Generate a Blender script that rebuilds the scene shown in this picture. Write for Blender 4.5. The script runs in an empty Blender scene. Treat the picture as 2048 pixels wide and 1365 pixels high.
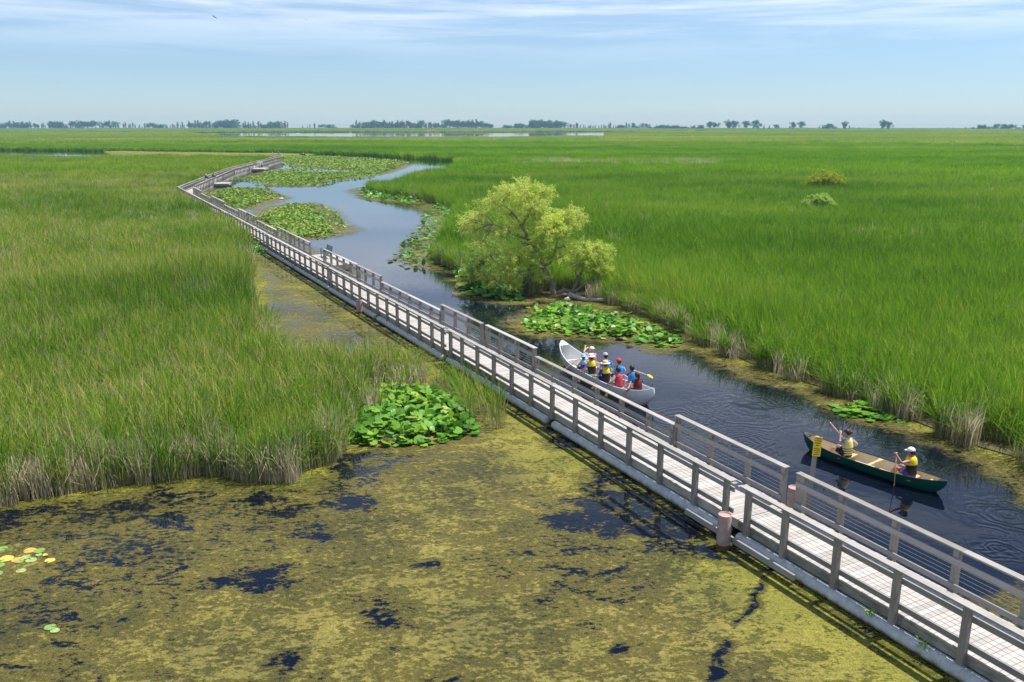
import bpy, bmesh, math, random
import numpy as np
from mathutils import Vector, Matrix, Euler, noise as mnoise
from mathutils.geometry import tessellate_polygon
R = math.radians
rng = np.random.default_rng(11)
random.seed(5)
scene = bpy.context.scene
col = scene.collection

# ------------------------------------------------------------------ camera, sky, sun
CAM_Z, PITCH = 11.0, 14.306
cam_d = bpy.data.cameras.new("camera"); cam = bpy.data.objects.new("camera", cam_d); col.objects.link(cam)
cam.location = (0, 0, CAM_Z); cam.rotation_euler = (R(90 - PITCH), 0, 0)
cam_d.sensor_width = 36; cam_d.lens = 29.88; cam_d.clip_start = 0.5; cam_d.clip_end = 80000
scene.camera = cam

SUN_EL, SUN_AZ = R(65), R(70)          # azimuth clockwise from +Y
wd = bpy.data.worlds.new("World"); scene.world = wd; wd.use_nodes = True
nt = wd.node_tree; nt.nodes.clear()
def N(nt, t, **kw):
    n = nt.nodes.new(t)
    for k, v in kw.items():
        if k == 'i':
            for a, b in v.items(): n.inputs[a].default_value = b
        else: setattr(n, k, v)
    return n
L = lambda nt, a, b: nt.links.new(a, b)
sky = N(nt, 'ShaderNodeTexSky', sky_type='NISHITA', sun_disc=False)
sky.sun_elevation = SUN_EL; sky.sun_rotation = SUN_AZ; sky.altitude = 0; sky.air_density = 1.0; sky.dust_density = 0.15; sky.ozone_density = 2.5
tc = N(nt, 'ShaderNodeTexCoord')
sep = N(nt, 'ShaderNodeSeparateXYZ'); L(nt, tc.outputs['Generated'], sep.inputs[0])
mp = N(nt, 'ShaderNodeMapping', i={'Scale': (1.6, 1.6, 26.0), 'Location': (0.3, 0.1, 0.4), 'Rotation': (R(2.5), R(1.0), 0)}); L(nt, tc.outputs['Generated'], mp.inputs[0])
cn = N(nt, 'ShaderNodeTexNoise', i={'Scale': 2.1, 'Detail': 7.0, 'Roughness': 0.62, 'Distortion': 0.4}); L(nt, mp.outputs[0], cn.inputs[0])
ramp = N(nt, 'ShaderNodeMapRange', i={1: 0.40, 2: 0.80, 3: 0.0, 4: 1.0}, interpolation_type='SMOOTHSTEP'); L(nt, cn.outputs[0], ramp.inputs[0])
band = N(nt, 'ShaderNodeMapRange', i={1: 0.060, 2: 0.118, 3: 0.10, 4: 1.0}, interpolation_type='SMOOTHSTEP'); L(nt, sep.outputs[2], band.inputs[0])
band2 = N(nt, 'ShaderNodeMapRange', i={1: 0.20, 2: 0.42, 3: 1.0, 4: 0.0}); L(nt, sep.outputs[2], band2.inputs[0])
side = N(nt, 'ShaderNodeMapRange', i={1: 0.15, 2: 0.60, 3: 1.0, 4: 0.35}, interpolation_type='SMOOTHSTEP'); L(nt, sep.outputs[0], side.inputs[0])
m1 = N(nt, 'ShaderNodeMath', operation='MULTIPLY'); L(nt, ramp.outputs[0], m1.inputs[0]); L(nt, band.outputs[0], m1.inputs[1])
m2 = N(nt, 'ShaderNodeMath', operation='MULTIPLY'); L(nt, m1.outputs[0], m2.inputs[0]); L(nt, band2.outputs[0], m2.inputs[1])
m3 = N(nt, 'ShaderNodeMath', operation='MULTIPLY'); L(nt, m2.outputs[0], m3.inputs[0]); L(nt, side.outputs[0], m3.inputs[1])
m3b = N(nt, 'ShaderNodeMath', operation='MULTIPLY', i={1: 0.42}); L(nt, m3.outputs[0], m3b.inputs[0])
v1 = N(nt, 'ShaderNodeMapRange', i={1: 0.045, 2: 0.18, 3: 0.0, 4: 0.66}, interpolation_type='SMOOTHSTEP'); L(nt, sep.outputs[2], v1.inputs[0])  # veil whitening the top of view; above it, added to brighten fill and reflections
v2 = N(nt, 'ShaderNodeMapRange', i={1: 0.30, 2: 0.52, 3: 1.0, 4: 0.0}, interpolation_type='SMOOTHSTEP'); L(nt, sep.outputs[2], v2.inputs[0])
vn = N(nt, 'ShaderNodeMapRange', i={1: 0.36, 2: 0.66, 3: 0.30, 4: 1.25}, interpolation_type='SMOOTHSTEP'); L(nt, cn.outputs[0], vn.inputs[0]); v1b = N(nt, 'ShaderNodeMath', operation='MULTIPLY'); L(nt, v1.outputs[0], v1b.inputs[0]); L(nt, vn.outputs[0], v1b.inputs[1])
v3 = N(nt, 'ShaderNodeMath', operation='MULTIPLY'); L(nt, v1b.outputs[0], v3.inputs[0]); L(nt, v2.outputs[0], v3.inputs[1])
v4 = N(nt, 'ShaderNodeMapRange', i={1: 0.80, 2: 0.95, 3: 0.0, 4: 0.55}, interpolation_type='SMOOTHSTEP'); L(nt, sep.outputs[2], v4.inputs[0])  # overhead cloud, out of view, added to raise the fill light
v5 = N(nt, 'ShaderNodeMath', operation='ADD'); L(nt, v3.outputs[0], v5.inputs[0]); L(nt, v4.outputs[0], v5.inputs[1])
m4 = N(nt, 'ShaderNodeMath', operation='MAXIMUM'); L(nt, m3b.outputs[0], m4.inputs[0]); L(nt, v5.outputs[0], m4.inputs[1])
tint = N(nt, 'ShaderNodeMix', data_type='RGBA', blend_type='MULTIPLY', i={0: 1.0}); tint.inputs[7].default_value = (0.80, 0.955, 1.22, 1)
L(nt, sky.outputs[0], tint.inputs[6])
hz_ = N(nt, 'ShaderNodeMapRange', i={1: 0.0, 2: 0.09, 3: 0.0, 4: 1.0}); L(nt, sep.outputs[2], hz_.inputs[0])
tcol = N(nt, 'ShaderNodeMix', data_type='RGBA', i={6: (0.79, 0.98, 1.35, 1), 7: (0.87, 1.02, 1.24, 1)}); L(nt, hz_.outputs[0], tcol.inputs[0]); L(nt, tcol.outputs[2], tint.inputs[7])
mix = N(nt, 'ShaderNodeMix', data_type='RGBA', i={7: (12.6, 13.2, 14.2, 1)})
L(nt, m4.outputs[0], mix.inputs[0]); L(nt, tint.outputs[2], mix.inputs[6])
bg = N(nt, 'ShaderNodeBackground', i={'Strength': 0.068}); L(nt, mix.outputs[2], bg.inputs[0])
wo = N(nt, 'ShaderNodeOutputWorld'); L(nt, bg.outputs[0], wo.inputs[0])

sd = bpy.data.lights.new("sun", 'SUN'); so = bpy.data.objects.new("sun", sd); col.objects.link(so)
sd.energy = 4.6; sd.angle = R(0.53); sd.color = (1.0, 0.955, 0.88)
svec = Vector((math.sin(SUN_AZ) * math.cos(SUN_EL), math.cos(SUN_AZ) * math.cos(SUN_EL), math.sin(SUN_EL)))
so.rotation_euler = (-svec).to_track_quat('-Z', 'Y').to_euler(); so.location = (60, 30, 90)

scene.view_settings.view_transform = 'Standard'; scene.view_settings.look = 'None'
scene.view_settings.exposure = 0.62; scene.view_settings.gamma = 1.0
scene.render.engine = 'CYCLES'
cy = scene.cycles
cy.max_bounces = 8; cy.diffuse_bounces = 3; cy.glossy_bounces = 3; cy.transmission_bounces = 4; cy.transparent_max_bounces = 12; cy.volume_bounces = 0
cy.use_denoising = True; cy.denoising_prefilter = 'ACCURATE'; cy.caustics_reflective = False; cy.caustics_refractive = False

# ------------------------------------------------------------------ helpers
def tag(o, label=None, cat=None, group=None, kind=None):
    if label: o['label'] = label
    if cat: o['category'] = cat
    if group: o['group'] = group
    if kind: o['kind'] = kind
    return o
def empty(name, loc=(0, 0, 0), rz=0.0):
    o = bpy.data.objects.new(name, None); col.objects.link(o); o.location = loc; o.rotation_euler = (0, 0, rz); o.empty_display_size = 0.2
    return o
def link(name, me, parent=None, loc=None, rz=None):
    o = bpy.data.objects.new(name, me); col.objects.link(o)
    if parent is not None: o.parent = parent
    if loc is not None: o.location = loc
    if rz is not None: o.rotation_euler = (0, 0, rz)
    return o
class MB:
    """collects geometry for one mesh"""
    def __init__(s): s.v = []; s.f = []; s.r = []; s.h = []; s.m = []
    def add(s, vs, fs, r=0.5, h=None, m=0):
        b = len(s.v); s.v += [tuple(v) for v in vs]; s.f += [tuple(i + b for i in f) for f in fs]
        s.r += [r] * len(vs); s.h += list(h) if h is not None else [0.5] * len(vs); s.m += [m] * len(fs)
    def box(s, x0, x1, y0, y1, z0, z1, r=0.5, m=0, rot=None, org=(0, 0, 0)):
        vs = [Vector((x, y, z)) for x in (x0, x1) for y in (y0, y1) for z in (z0, z1)]
        if rot is not None: vs = [rot @ v for v in vs]
        vs = [v + Vector(org) for v in vs]
        s.add(vs, [(0, 1, 3, 2), (4, 6, 7, 5), (0, 4, 5, 1), (2, 3, 7, 6), (0, 2, 6, 4), (1, 5, 7, 3)], r, None, m)
    def tube(s, pts, radii, n=6, r=0.5, cap=True, m=0, hs=None):
        pts = [Vector(p) for p in pts]
        if not hasattr(radii, '__len__'): radii = [radii] * len(pts)
        vs, fs, hh = [], [], []
        up = Vector((0.13, 0.21, 0.97))
        for i, p in enumerate(pts):
            t = (pts[min(i + 1, len(pts) - 1)] - pts[max(i - 1, 0)])
            t = t.normalized() if t.length > 1e-9 else Vector((0, 0, 1))
            a = t.cross(up)
            if a.length < 0.05: a = t.cross(Vector((1, 0, 0)))
            a.normalize(); b = t.cross(a)
            for k in range(n):
                an = 2 * math.pi * k / n; vs.append(p + (a * math.cos(an) + b * math.sin(an)) * radii[i]); hh.append(hs[i] if hs else 0.5)
        for i in range(len(pts) - 1):
            for k in range(n):
                k2 = (k + 1) % n
                fs.append((i * n + k, i * n + k2, (i + 1) * n + k2, (i + 1) * n + k))
        if cap: fs.append(tuple(range(n - 1, -1, -1))); fs.append(tuple((len(pts) - 1) * n + k for k in range(n)))
        s.add(vs, fs, r, hh, m)
    def loft(s, rings, closed=True, caps=(True, True), r=0.5, m=0):
        n = len(rings[0]); vs = [v for ring in rings for v in ring]; fs = []
        for i in range(len(rings) - 1):
            for k in range(n if closed else n - 1):
                k2 = (k + 1) % n
                fs.append((i * n + k, i * n + k2, (i + 1) * n + k2, (i + 1) * n + k))
        if caps[0]: fs.append(tuple(range(n - 1, -1, -1)))
        if caps[1]: fs.append(tuple((len(rings) - 1) * n + k for k in range(n)))
        s.add(vs, fs, r, None, m)
    def ellipsoid(s, c, rx, ry, rz, n=12, k=8, z0=-1.0, r=0.5, m=0):
        rings = []
        a0 = math.asin(max(-0.999, z0))
        for i in range(k + 1):
            a = a0 + (math.pi / 2 * 0.985 - a0) * i / k
            rings.append([(c[0] + rx * math.cos(a) * math.cos(2 * math.pi * j / n), c[1] + ry * math.cos(a) * math.sin(2 * math.pi * j / n), c[2] + rz * math.sin(a)) for j in range(n)])
        s.loft(rings, r=r, m=m)
    def mesh(s, name, mats, smooth=False):
        me = bpy.data.meshes.new(name); me.from_pydata(s.v, [], s.f)
        if not isinstance(mats, (list, tuple)): mats = [mats]
        for mt in mats: me.materials.append(mt)
        if len(mats) > 1: me.polygons.foreach_set('material_index', s.m)
        a = me.attributes.new('r', 'FLOAT', 'POINT'); a.data.foreach_set('value', s.r)
        a = me.attributes.new('h', 'FLOAT', 'POINT'); a.data.foreach_set('value', s.h)
        if smooth: me.polygons.foreach_set('use_smooth', [True] * len(me.polygons))
        me.update(); return me
    def build(s, name, mats, parent=None, smooth=False, loc=None, rz=None):
        return link(name, s.mesh(name, mats, smooth), parent, loc, rz)
def copy_tree(o, parent=None):
    c = o.copy(); col.objects.link(c)
    if parent is not None: c.parent = parent
    for ch in list(o.children): copy_tree(ch, c)
    return c
def smooth_angle(o, ang=35):
    me = o.data; me.polygons.foreach_set('use_smooth', [True] * len(me.polygons))
    try: me.set_sharp_from_angle(angle=R(ang))
    except Exception: pass

# ------------------------------------------------------------------ materials
def new_mat(name):
    m = bpy.data.materials.new(name); m.use_nodes = True; t = m.node_tree; t.nodes.clear()
    return m, t, N(t, 'ShaderNodeOutputMaterial')
def ramp_node(t, stops, fac):
    n = N(t, 'ShaderNodeValToRGB'); e = n.color_ramp.elements
    while len(e) < len(stops): e.new(0.5)
    for k, (p, c) in enumerate(stops): e[k].position = p; e[k].color = (*c, 1)
    L(t, fac, n.inputs[0]); return n
def plain(name, c, rough=0.6, var=0.15, scale=8.0, spec=0.4, bump=0.0, metal=0.0):
    m, t, out = new_mat(name)
    p = N(t, 'ShaderNodeBsdfPrincipled', i={'Roughness': rough, 'Specular IOR Level': spec, 'Metallic': metal})
    c0 = N(t, 'ShaderNodeTexCoord'); n = N(t, 'ShaderNodeTexNoise', i={'Scale': scale, 'Detail': 5.0, 'Roughness': 0.65}); L(t, c0.outputs['Object'], n.inputs[0])
    r = ramp_node(t, [(0.25, tuple(x * (1 - var) for x in c)), (0.75, tuple(min(1, x * (1 + var)) for x in c))], n.outputs[0])
    L(t, r.outputs[0], p.inputs['Base Color'])
    if bump:
        b = N(t, 'ShaderNodeBump', i={'Strength': bump, 'Distance': 0.01}); L(t, n.outputs[0], b.inputs['Height']); L(t, b.outputs[0], p.inputs['Normal'])
    L(t, p.outputs[0], out.inputs[0]); return m
def wood(name, dark, light, scale, rough=0.85, var=0.35):
    """weathered timber: grain stretched along one axis, per-board tone from attribute r"""
    m, t, out = new_mat(name)
    p = N(t, 'ShaderNodeBsdfPrincipled', i={'Roughness': rough, 'Specular IOR Level': 0.2})
    c0 = N(t, 'ShaderNodeTexCoord'); oi = N(t, 'ShaderNodeObjectInfo')
    off = N(t, 'ShaderNodeVectorMath', operation='ADD'); L(t, c0.outputs['Object'], off.inputs[0]); L(t, oi.outputs['Random'], off.inputs[1])
    mp = N(t, 'ShaderNodeMapping', i={'Scale': scale}); L(t, off.outputs[0], mp.inputs[0])
    n = N(t, 'ShaderNodeTexNoise', i={'Scale': 1.0, 'Detail': 6.0, 'Roughness': 0.7}); L(t, mp.outputs[0], n.inputs[0])
    n2 = N(t, 'ShaderNodeTexNoise', i={'Scale': 1.7, 'Detail': 4.0, 'Roughness': 0.6}); L(t, off.outputs[0], n2.inputs[0])
    at = N(t, 'ShaderNodeAttribute', attribute_name='r')
    a1 = N(t, 'ShaderNodeMath', operation='MULTIPLY', i={1: 0.6}); L(t, n.outputs[0], a1.inputs[0])
    a2 = N(t, 'ShaderNodeMath', operation='MULTIPLY_ADD', i={1: 0.4}); L(t, n2.outputs[0], a2.inputs[0]); L(t, a1.outputs[0], a2.inputs[2])
    a3 = N(t, 'ShaderNodeMath', operation='MULTIPLY_ADD', i={1: var, 2: -var / 2}); L(t, at.outputs['Fac'], a3.inputs[0])
    a4 = N(t, 'ShaderNodeMath', operation='ADD'); L(t, a2.outputs[0], a4.inputs[0]); L(t, a3.outputs[0], a4.inputs[1])
    r = ramp_node(t, [(0.28, dark), (0.50, tuple((a + b) / 2 for a, b in zip(dark, light))), (0.72, light)], a4.outputs[0])
    L(t, r.outputs[0], p.inputs['Base Color'])
    b = N(t, 'ShaderNodeBump', i={'Strength': 0.35, 'Distance': 0.006}); L(t, n.outputs[0], b.inputs['Height']); L(t, b.outputs[0], p.inputs['Normal'])
    L(t, p.outputs[0], out.inputs[0]); return m
M = {}
M['deck'] = wood('deck_wood', (0.33, 0.305, 0.28), (0.53, 0.495, 0.465), (5, 60, 30), var=0.30)
M['post'] = wood('post_wood', (0.17, 0.15, 0.13), (0.42, 0.38, 0.34), (45, 45, 2.0))
M['board'] = wood('rail_wood', (0.22, 0.215, 0.205), (0.41, 0.395, 0.37), (40, 1.6, 40))
M['cap'] = wood('handrail_wood', (0.22, 0.21, 0.19), (0.44, 0.415, 0.38), (40, 1.6, 40))
M['fascia'] = wood('fascia_wood', (0.12, 0.12, 0.09), (0.50, 0.48, 0.40), (9, 2.2, 14), var=0.3)
M['pipe'] = plain('pontoon_plastic', (0.52, 0.56, 0.57), 0.45, 0.25, 3.0)
def pipe_mat():
    m, t, out = new_mat('pontoon_plastic'); p = N(t, 'ShaderNodeBsdfPrincipled', i={'Roughness': 0.5, 'Specular IOR Level': 0.35}); c = N(t, 'ShaderNodeTexCoord')
    n = N(t, 'ShaderNodeTexNoise', i={'Scale': 5.0, 'Detail': 6.0, 'Roughness': 0.7}); L(t, c.outputs['Object'], n.inputs[0]); r = ramp_node(t, [(0.3, (0.36, 0.38, 0.37)), (0.7, (0.58, 0.61, 0.61))], n.outputs[0])
    sp = N(t, 'ShaderNodeSeparateXYZ'); L(t, c.outputs['Object'], sp.inputs[0]); zz = N(t, 'ShaderNodeMath', operation='MULTIPLY_ADD', i={1: 0.22}); L(t, n.outputs[0], zz.inputs[0]); L(t, sp.outputs[2], zz.inputs[2])
    mr = N(t, 'ShaderNodeMapRange', i={1: 0.02, 2: 0.11, 3: 1.0, 4: 0.0}); L(t, zz.outputs[0], mr.inputs[0]); mx = N(t, 'ShaderNodeMix', data_type='RGBA', i={7: (0.17, 0.125, 0.06, 1)}); L(t, mr.outputs[0], mx.inputs[0]); L(t, r.outputs[0], mx.inputs[6]); L(t, mx.outputs[2], p.inputs['Base Color']); L(t, p.outputs[0], out.inputs[0]); return m
M['pipe'] = pipe_mat()
M['cable'] = plain('steel_cable', (0.45, 0.46, 0.47), 0.35, 0.1, 20, metal=0.6)
M['pile'] = plain('pile_paint', (0.40, 0.285, 0.26), 0.7, 0.35, 5.0, bump=0.3)
M['rust'] = plain('pile_rust', (0.14, 0.06, 0.025), 0.9, 0.4, 9.0)
M['white'] = plain('white_paint', (0.78, 0.78, 0.77), 0.35, 0.06, 3.0)
M['bird_white'] = M['white']
M['yellow_sign'] = plain('yellow_sign', (0.85, 0.62, 0.02), 0.5, 0.05, 3.0)
M['black'] = plain('black_paint', (0.02, 0.02, 0.02), 0.6, 0.2)
M['green_metal'] = plain('green_metal', (0.015, 0.16, 0.12), 0.45, 0.1)
M['canoe_green'] = plain('canoe_green', (0.004, 0.085, 0.060), 0.28, 0.15, 2.0, spec=0.5)
M['canoe_tan'] = plain('canoe_inside', (0.60, 0.52, 0.35), 0.55, 0.12, 5.0)
M['canoe_white'] = plain('canoe_white', (0.80, 0.82, 0.83), 0.3, 0.08, 2.0)
M['canoe_inner_white'] = plain('canoe_inner_white', (0.66, 0.66, 0.64), 0.5, 0.12, 4.0)
M['gunwale_black'] = plain('gunwale_black', (0.012, 0.02, 0.018), 0.4, 0.1)
M['wood_light'] = plain('varnished_wood', (0.62, 0.44, 0.24), 0.45, 0.18, 9.0)
M['paddle_yellow'] = plain('paddle_yellow', (0.80, 0.55, 0.02), 0.4, 0.05)
M['bark'] = wood('willow_bark', (0.13, 0.105, 0.08), (0.36, 0.31, 0.25), (9, 9, 2.0))
M['deadwood'] = wood('dead_wood', (0.26, 0.235, 0.205), (0.55, 0.51, 0.46), (8, 8, 3))
M['skin'] = plain('skin', (0.52, 0.30, 0.21), 0.55, 0.06)
M['skin_tan'] = plain('skin_tanned', (0.40, 0.195, 0.115), 0.5, 0.06)
M['skin_pale'] = plain('skin_pale', (0.60, 0.37, 0.29), 0.55, 0.06)
def cloth(n, c): M[n] = plain('cloth_' + n, c, 0.8, 0.12, 14.0); return M[n]
for n_, c_ in dict(vyellow=(0.80, 0.60, 0.03), vpale=(0.75, 0.66, 0.22), vblack=(0.014, 0.014, 0.017), vred=(0.55, 0.05, 0.09), vblue=(0.01, 0.22, 0.62), vroyal=(0.02, 0.06, 0.45), vpink=(0.62, 0.22, 0.26), vmaroon=(0.13, 0.015, 0.02),
                   navy=(0.012, 0.017, 0.10), purple=(0.10, 0.06, 0.30), tan=(0.45, 0.33, 0.20), pink=(0.80, 0.34, 0.55), white=(0.78, 0.78, 0.76), lblue=(0.28, 0.55, 0.82), straw=(0.66, 0.50, 0.26), red=(0.55, 0.035, 0.06), grey=(0.42, 0.43, 0.45), cyan=(0.02, 0.30, 0.65), teal=(0.02, 0.07, 0.10), orange=(0.75, 0.16, 0.03), jeans=(0.05, 0.08, 0.16), lpink=(0.70, 0.42, 0.42)).items(): cloth(n_, c_)
for n_, c_ in dict(hair_brown=(0.055, 0.018, 0.008), hair_black=(0.010, 0.008, 0.007), eye=(0.02, 0.015, 0.012)).items(): M[n_] = plain(n_, c_, 0.5, 0.2, 30)

def leafy(name, stops, trans=0.35, world_scale=0.05, base=None, hr=(0.0, 0.35), rough=0.5, rvar=0.45, spec=0.25, wamp=0.6, fine_scale=0.6, stretch=(1, 1, 1)):
    """foliage: tone from world-space patches, per-leaf r and per-instance random; base colour near the root where h is low"""
    m, t, out = new_mat(name)
    g = N(t, 'ShaderNodeNewGeometry'); at = N(t, 'ShaderNodeAttribute', attribute_name='r'); oi = N(t, 'ShaderNodeObjectInfo')
    ms = N(t, 'ShaderNodeMapping', i={'Scale': stretch}); L(t, g.outputs['Position'], ms.inputs[0])
    n1 = N(t, 'ShaderNodeTexNoise', i={'Scale': world_scale, 'Detail': 4.0, 'Roughness': 0.6}); L(t, ms.outputs[0], n1.inputs[0])
    n2 = N(t, 'ShaderNodeTexNoise', i={'Scale': fine_scale, 'Detail': 2.0}); L(t, g.outputs['Position'], n2.inputs[0])
    a1 = N(t, 'ShaderNodeMath', operation='MULTIPLY_ADD', i={1: wamp * 1.6, 2: 0.5 - wamp * 0.8}); L(t, n1.outputs[0], a1.inputs[0])
    a2 = N(t, 'ShaderNodeMath', operation='MULTIPLY_ADD', i={1: 0.35, 2: -0.175}); L(t, n2.outputs[0], a2.inputs[0])
    a3 = N(t, 'ShaderNodeMath', operation='MULTIPLY_ADD', i={1: rvar, 2: -rvar / 2}); L(t, at.outputs['Fac'], a3.inputs[0])
    a4 = N(t, 'ShaderNodeMath', operation='MULTIPLY_ADD', i={1: 0.22, 2: -0.11}); L(t, oi.outputs['Random'], a4.inputs[0])
    s1 = N(t, 'ShaderNodeMath', operation='ADD'); L(t, a1.outputs[0], s1.inputs[0]); L(t, a2.outputs[0], s1.inputs[1])
    s2 = N(t, 'ShaderNodeMath', operation='ADD'); L(t, s1.outputs[0], s2.inputs[0]); L(t, a3.outputs[0], s2.inputs[1])
    s3 = N(t, 'ShaderNodeMath', operation='ADD'); L(t, s2.outputs[0], s3.inputs[0]); L(t, a4.outputs[0], s3.inputs[1])
    c = ramp_node(t, stops, s3.outputs[0]).outputs[0]
    if base is not None:
        ah = N(t, 'ShaderNodeAttribute', attribute_name='h')
        mr = N(t, 'ShaderNodeMapRange', i={1: hr[0], 2: hr[1], 3: 1.0, 4: 0.0}, interpolation_type='SMOOTHSTEP'); L(t, ah.outputs['Fac'], mr.inputs[0])
        mx = N(t, 'ShaderNodeMix', data_type='RGBA'); mx.inputs[7].default_value = (*base, 1); L(t, mr.outputs[0], mx.inputs[0]); L(t, c, mx.inputs[6]); c = mx.outputs[2]
    p = N(t, 'ShaderNodeBsdfPrincipled', i={'Roughness': rough, 'Specular IOR Level': spec}); L(t, c, p.inputs['Base Color'])
    if trans > 0:
        tr = N(t, 'ShaderNodeBsdfTranslucent'); L(t, c, tr.inputs[0])
        mm = N(t, 'ShaderNodeMixShader', i={0: trans}); L(t, p.outputs[0], mm.inputs[1]); L(t, tr.outputs[0], mm.inputs[2]); L(t, mm.outputs[0], out.inputs[0])
    else: L(t, p.outputs[0], out.inputs[0])
    return m
TANB = (0.34, 0.33, 0.15)
M['reed_right'] = leafy('cattail_right', [(0.06, (0.036, 0.105, 0.010)), (0.34, (0.100, 0.245, 0.014)), (0.60, (0.190, 0.360, 0.022)), (0.86, (0.310, 0.420, 0.040)), (1.0, (0.46, 0.44, 0.11))], 0.50, 0.028, TANB, (0.05, 0.40), spec=0.08, wamp=0.85, rvar=0.85, stretch=(0.6, 1.0, 1))
M['reed_left'] = leafy('cattail_left', [(0.05, (0.055, 0.140, 0.014)), (0.38, (0.150, 0.310, 0.020)), (0.64, (0.280, 0.395, 0.036)), (0.80, (0.470, 0.430, 0.11)), (1.0, (0.66, 0.54, 0.24))], 0.50, 0.045, TANB, (0.05, 0.40), spec=0.08, wamp=0.95, rvar=1.0, stretch=(0.6, 1.0, 1))
M['reed_mid'] = leafy('cattail_mid', [(0.05, (0.070, 0.200, 0.006)), (0.35, (0.145, 0.320, 0.010)), (0.60, (0.225, 0.410, 0.016)), (0.85, (0.330, 0.450, 0.040)), (1.0, (0.48, 0.48, 0.12))], 0.50, 0.016, None, spec=0.08, wamp=1.0, fine_scale=0.08, stretch=(0.3, 1.0, 1))
M['reed_far'] = leafy('cattail_far', [(0.05, (0.10, 0.24, 0.012)), (0.35, (0.21, 0.36, 0.022)), (0.60, (0.33, 0.43, 0.045)), (0.85, (0.46, 0.46, 0.10)), (1.0, (0.58, 0.52, 0.20))], 0.50, 0.012, None, spec=0.08, wamp=1.0, fine_scale=0.05, stretch=(0.25, 1.0, 1))
M['reed_dry'] = leafy('dry_stems', [(0.0, (0.32, 0.26, 0.13)), (0.5, (0.54, 0.47, 0.30)), (1.0, (0.74, 0.69, 0.52))], 0.38, 0.2, None, rvar=0.8)
M['willow_leaf'] = leafy('willow_leaf', [(0.0, (0.30, 0.42, 0.06)), (0.4, (0.54, 0.65, 0.12)), (0.7, (0.72, 0.79, 0.18)), (1.0, (0.84, 0.87, 0.32))], 0.58, 0.35, None, rvar=0.6)
M['shrub_leaf'] = leafy('shrub_leaf', [(0.0, (0.18, 0.34, 0.05)), (0.5, (0.36, 0.54, 0.10)), (1.0, (0.58, 0.66, 0.18))], 0.5, 0.5, None, rvar=0.7)
M['bush_leaf'] = leafy('bush_leaf', [(0.0, (0.16, 0.24, 0.02)), (0.5, (0.38, 0.46, 0.03)), (1.0, (0.58, 0.58, 0.10))], 0.4, 0.4, None, rvar=0.8)
M['far_leaf'] = leafy('far_tree_leaf', [(0.0, (0.012, 0.062, 0.040)), (0.5, (0.026, 0.115, 0.065)), (1.0, (0.060, 0.180, 0.085))], 0.25, 0.05, None, rvar=0.8)
M['lily_leaf'] = leafy('lily_leaf', [(0.0, (0.040, 0.14, 0.016)), (0.40, (0.100, 0.280, 0.022)), (0.70, (0.20, 0.39, 0.03)), (0.93, (0.38, 0.42, 0.045)), (1.0, (0.50, 0.38, 0.08))], 0.22, 0.3, None, rough=0.42, rvar=0.8, spec=0.35)
M['lily_far'] = leafy('lily_far_leaf', [(0.0, (0.055, 0.145, 0.014)), (0.40, (0.130, 0.255, 0.022)), (0.70, (0.225, 0.320, 0.032)), (1.0, (0.40, 0.40, 0.07))], 0.22, 0.12, None, rough=0.5, rvar=0.9, spec=0.3)

# ------------------------------------------------------------------ plan of the place (metres; camera stands over the origin)
AX = R(27.27)                                        # heading of the long straight of the boardwalk
BD = np.array([-math.sin(AX), math.cos(AX)]); BN = np.array([math.cos(AX), math.sin(AX)]); BO = np.array([9.2, 14.99])
def W(s, q, z=0.0):
    p = BO + BD * s + BN * q; return (p[0], p[1], z)
C0, C1, C2 = (-51.7, 133.2), (-62.2, 187.5), (-71.5, 262.5)
RB = [(60, 8), (18.1, 20.3), (17.8, 22.7), (17.3, 26.8), (16.4, 28.0), (15.8, 29.5), (15.1, 31.4), (14.1, 33.7), (12.7, 36.0), (11.3, 38.8), (10.5, 41.4), (9.6, 44.7), (8.6, 48.3), (7.2, 51.2), (5.2, 53.6), (3.4, 54.9), (2.2, 55.6), (0.5, 57.3), (-1.6, 60.2), (-3.6, 64.5), (-5.6, 68.8), (-6.6, 72.9), (-6.7, 79.8), (-6.4, 90.7), (-6.2, 98.8), (-7.0, 110.4), (-11.0, 122.5), (-15.5, 130.9), (-20.2, 137.5), (-24.5, 147.5), (-24.8, 151.0), (-21.8, 151.0), (-20.1, 163.0), (-18.4, 183.0), (-15.4, 200.0), (-13.0, 212.0), (-14.2, 235.0), (-15.6, 252.5)]
FB = [(-16.5, 262.7), (-22.7, 273.8), (-29.8, 281.7), (-42.0, 299.0), (-59.3, 318.4), (-77.7, 334.8), (-91.6, 343.6), (-108.3, 346.6), (-127.6, 356.0), (-150.8, 362.6), (-165.8, 373.0), (-173.2, 366.0), (-223.5, 380.2), (-294.7, 387.7), (-600, 400)]
FARTOP = [(-1400, 1231), (-394.5, 1072.3), (-230, 700), (-111.4, 672.0), (-10.4, 680), (85, 740), (117.0, 1072.3), (376.6, 1385.7), (1400, 1385.7)]
POLY_R = RB + FB + FARTOP + [(1400, 300), (200, 60)]
LB = [(-60, 10), (-19.2, 20.9), (-17.6, 22.4), (-15.4, 23.5), (-14.2, 24.1), (-13.0, 24.8), (-11.3, 25.4), (-9.6, 25.9), (-8.4, 25.4), (-7.3, 25.1), (-6.6, 26.0), (-6.3, 27.3), (-6.1, 29.8), (-5.6, 32.6), (-5.0, 34.4), (-4.2, 35.4), (-4.4, 36.5), (-5.6, 36.9), (-7.4, 37.3), (-9.6, 37.4), (-12.0, 40.6), (-13.7, 46.0), (-15.5, 50.7), (-17.0, 55.4), (-18.7, 61.0), (-20.5, 66.6), (-22.8, 73.3), (-25.6, 80.5)]
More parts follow.
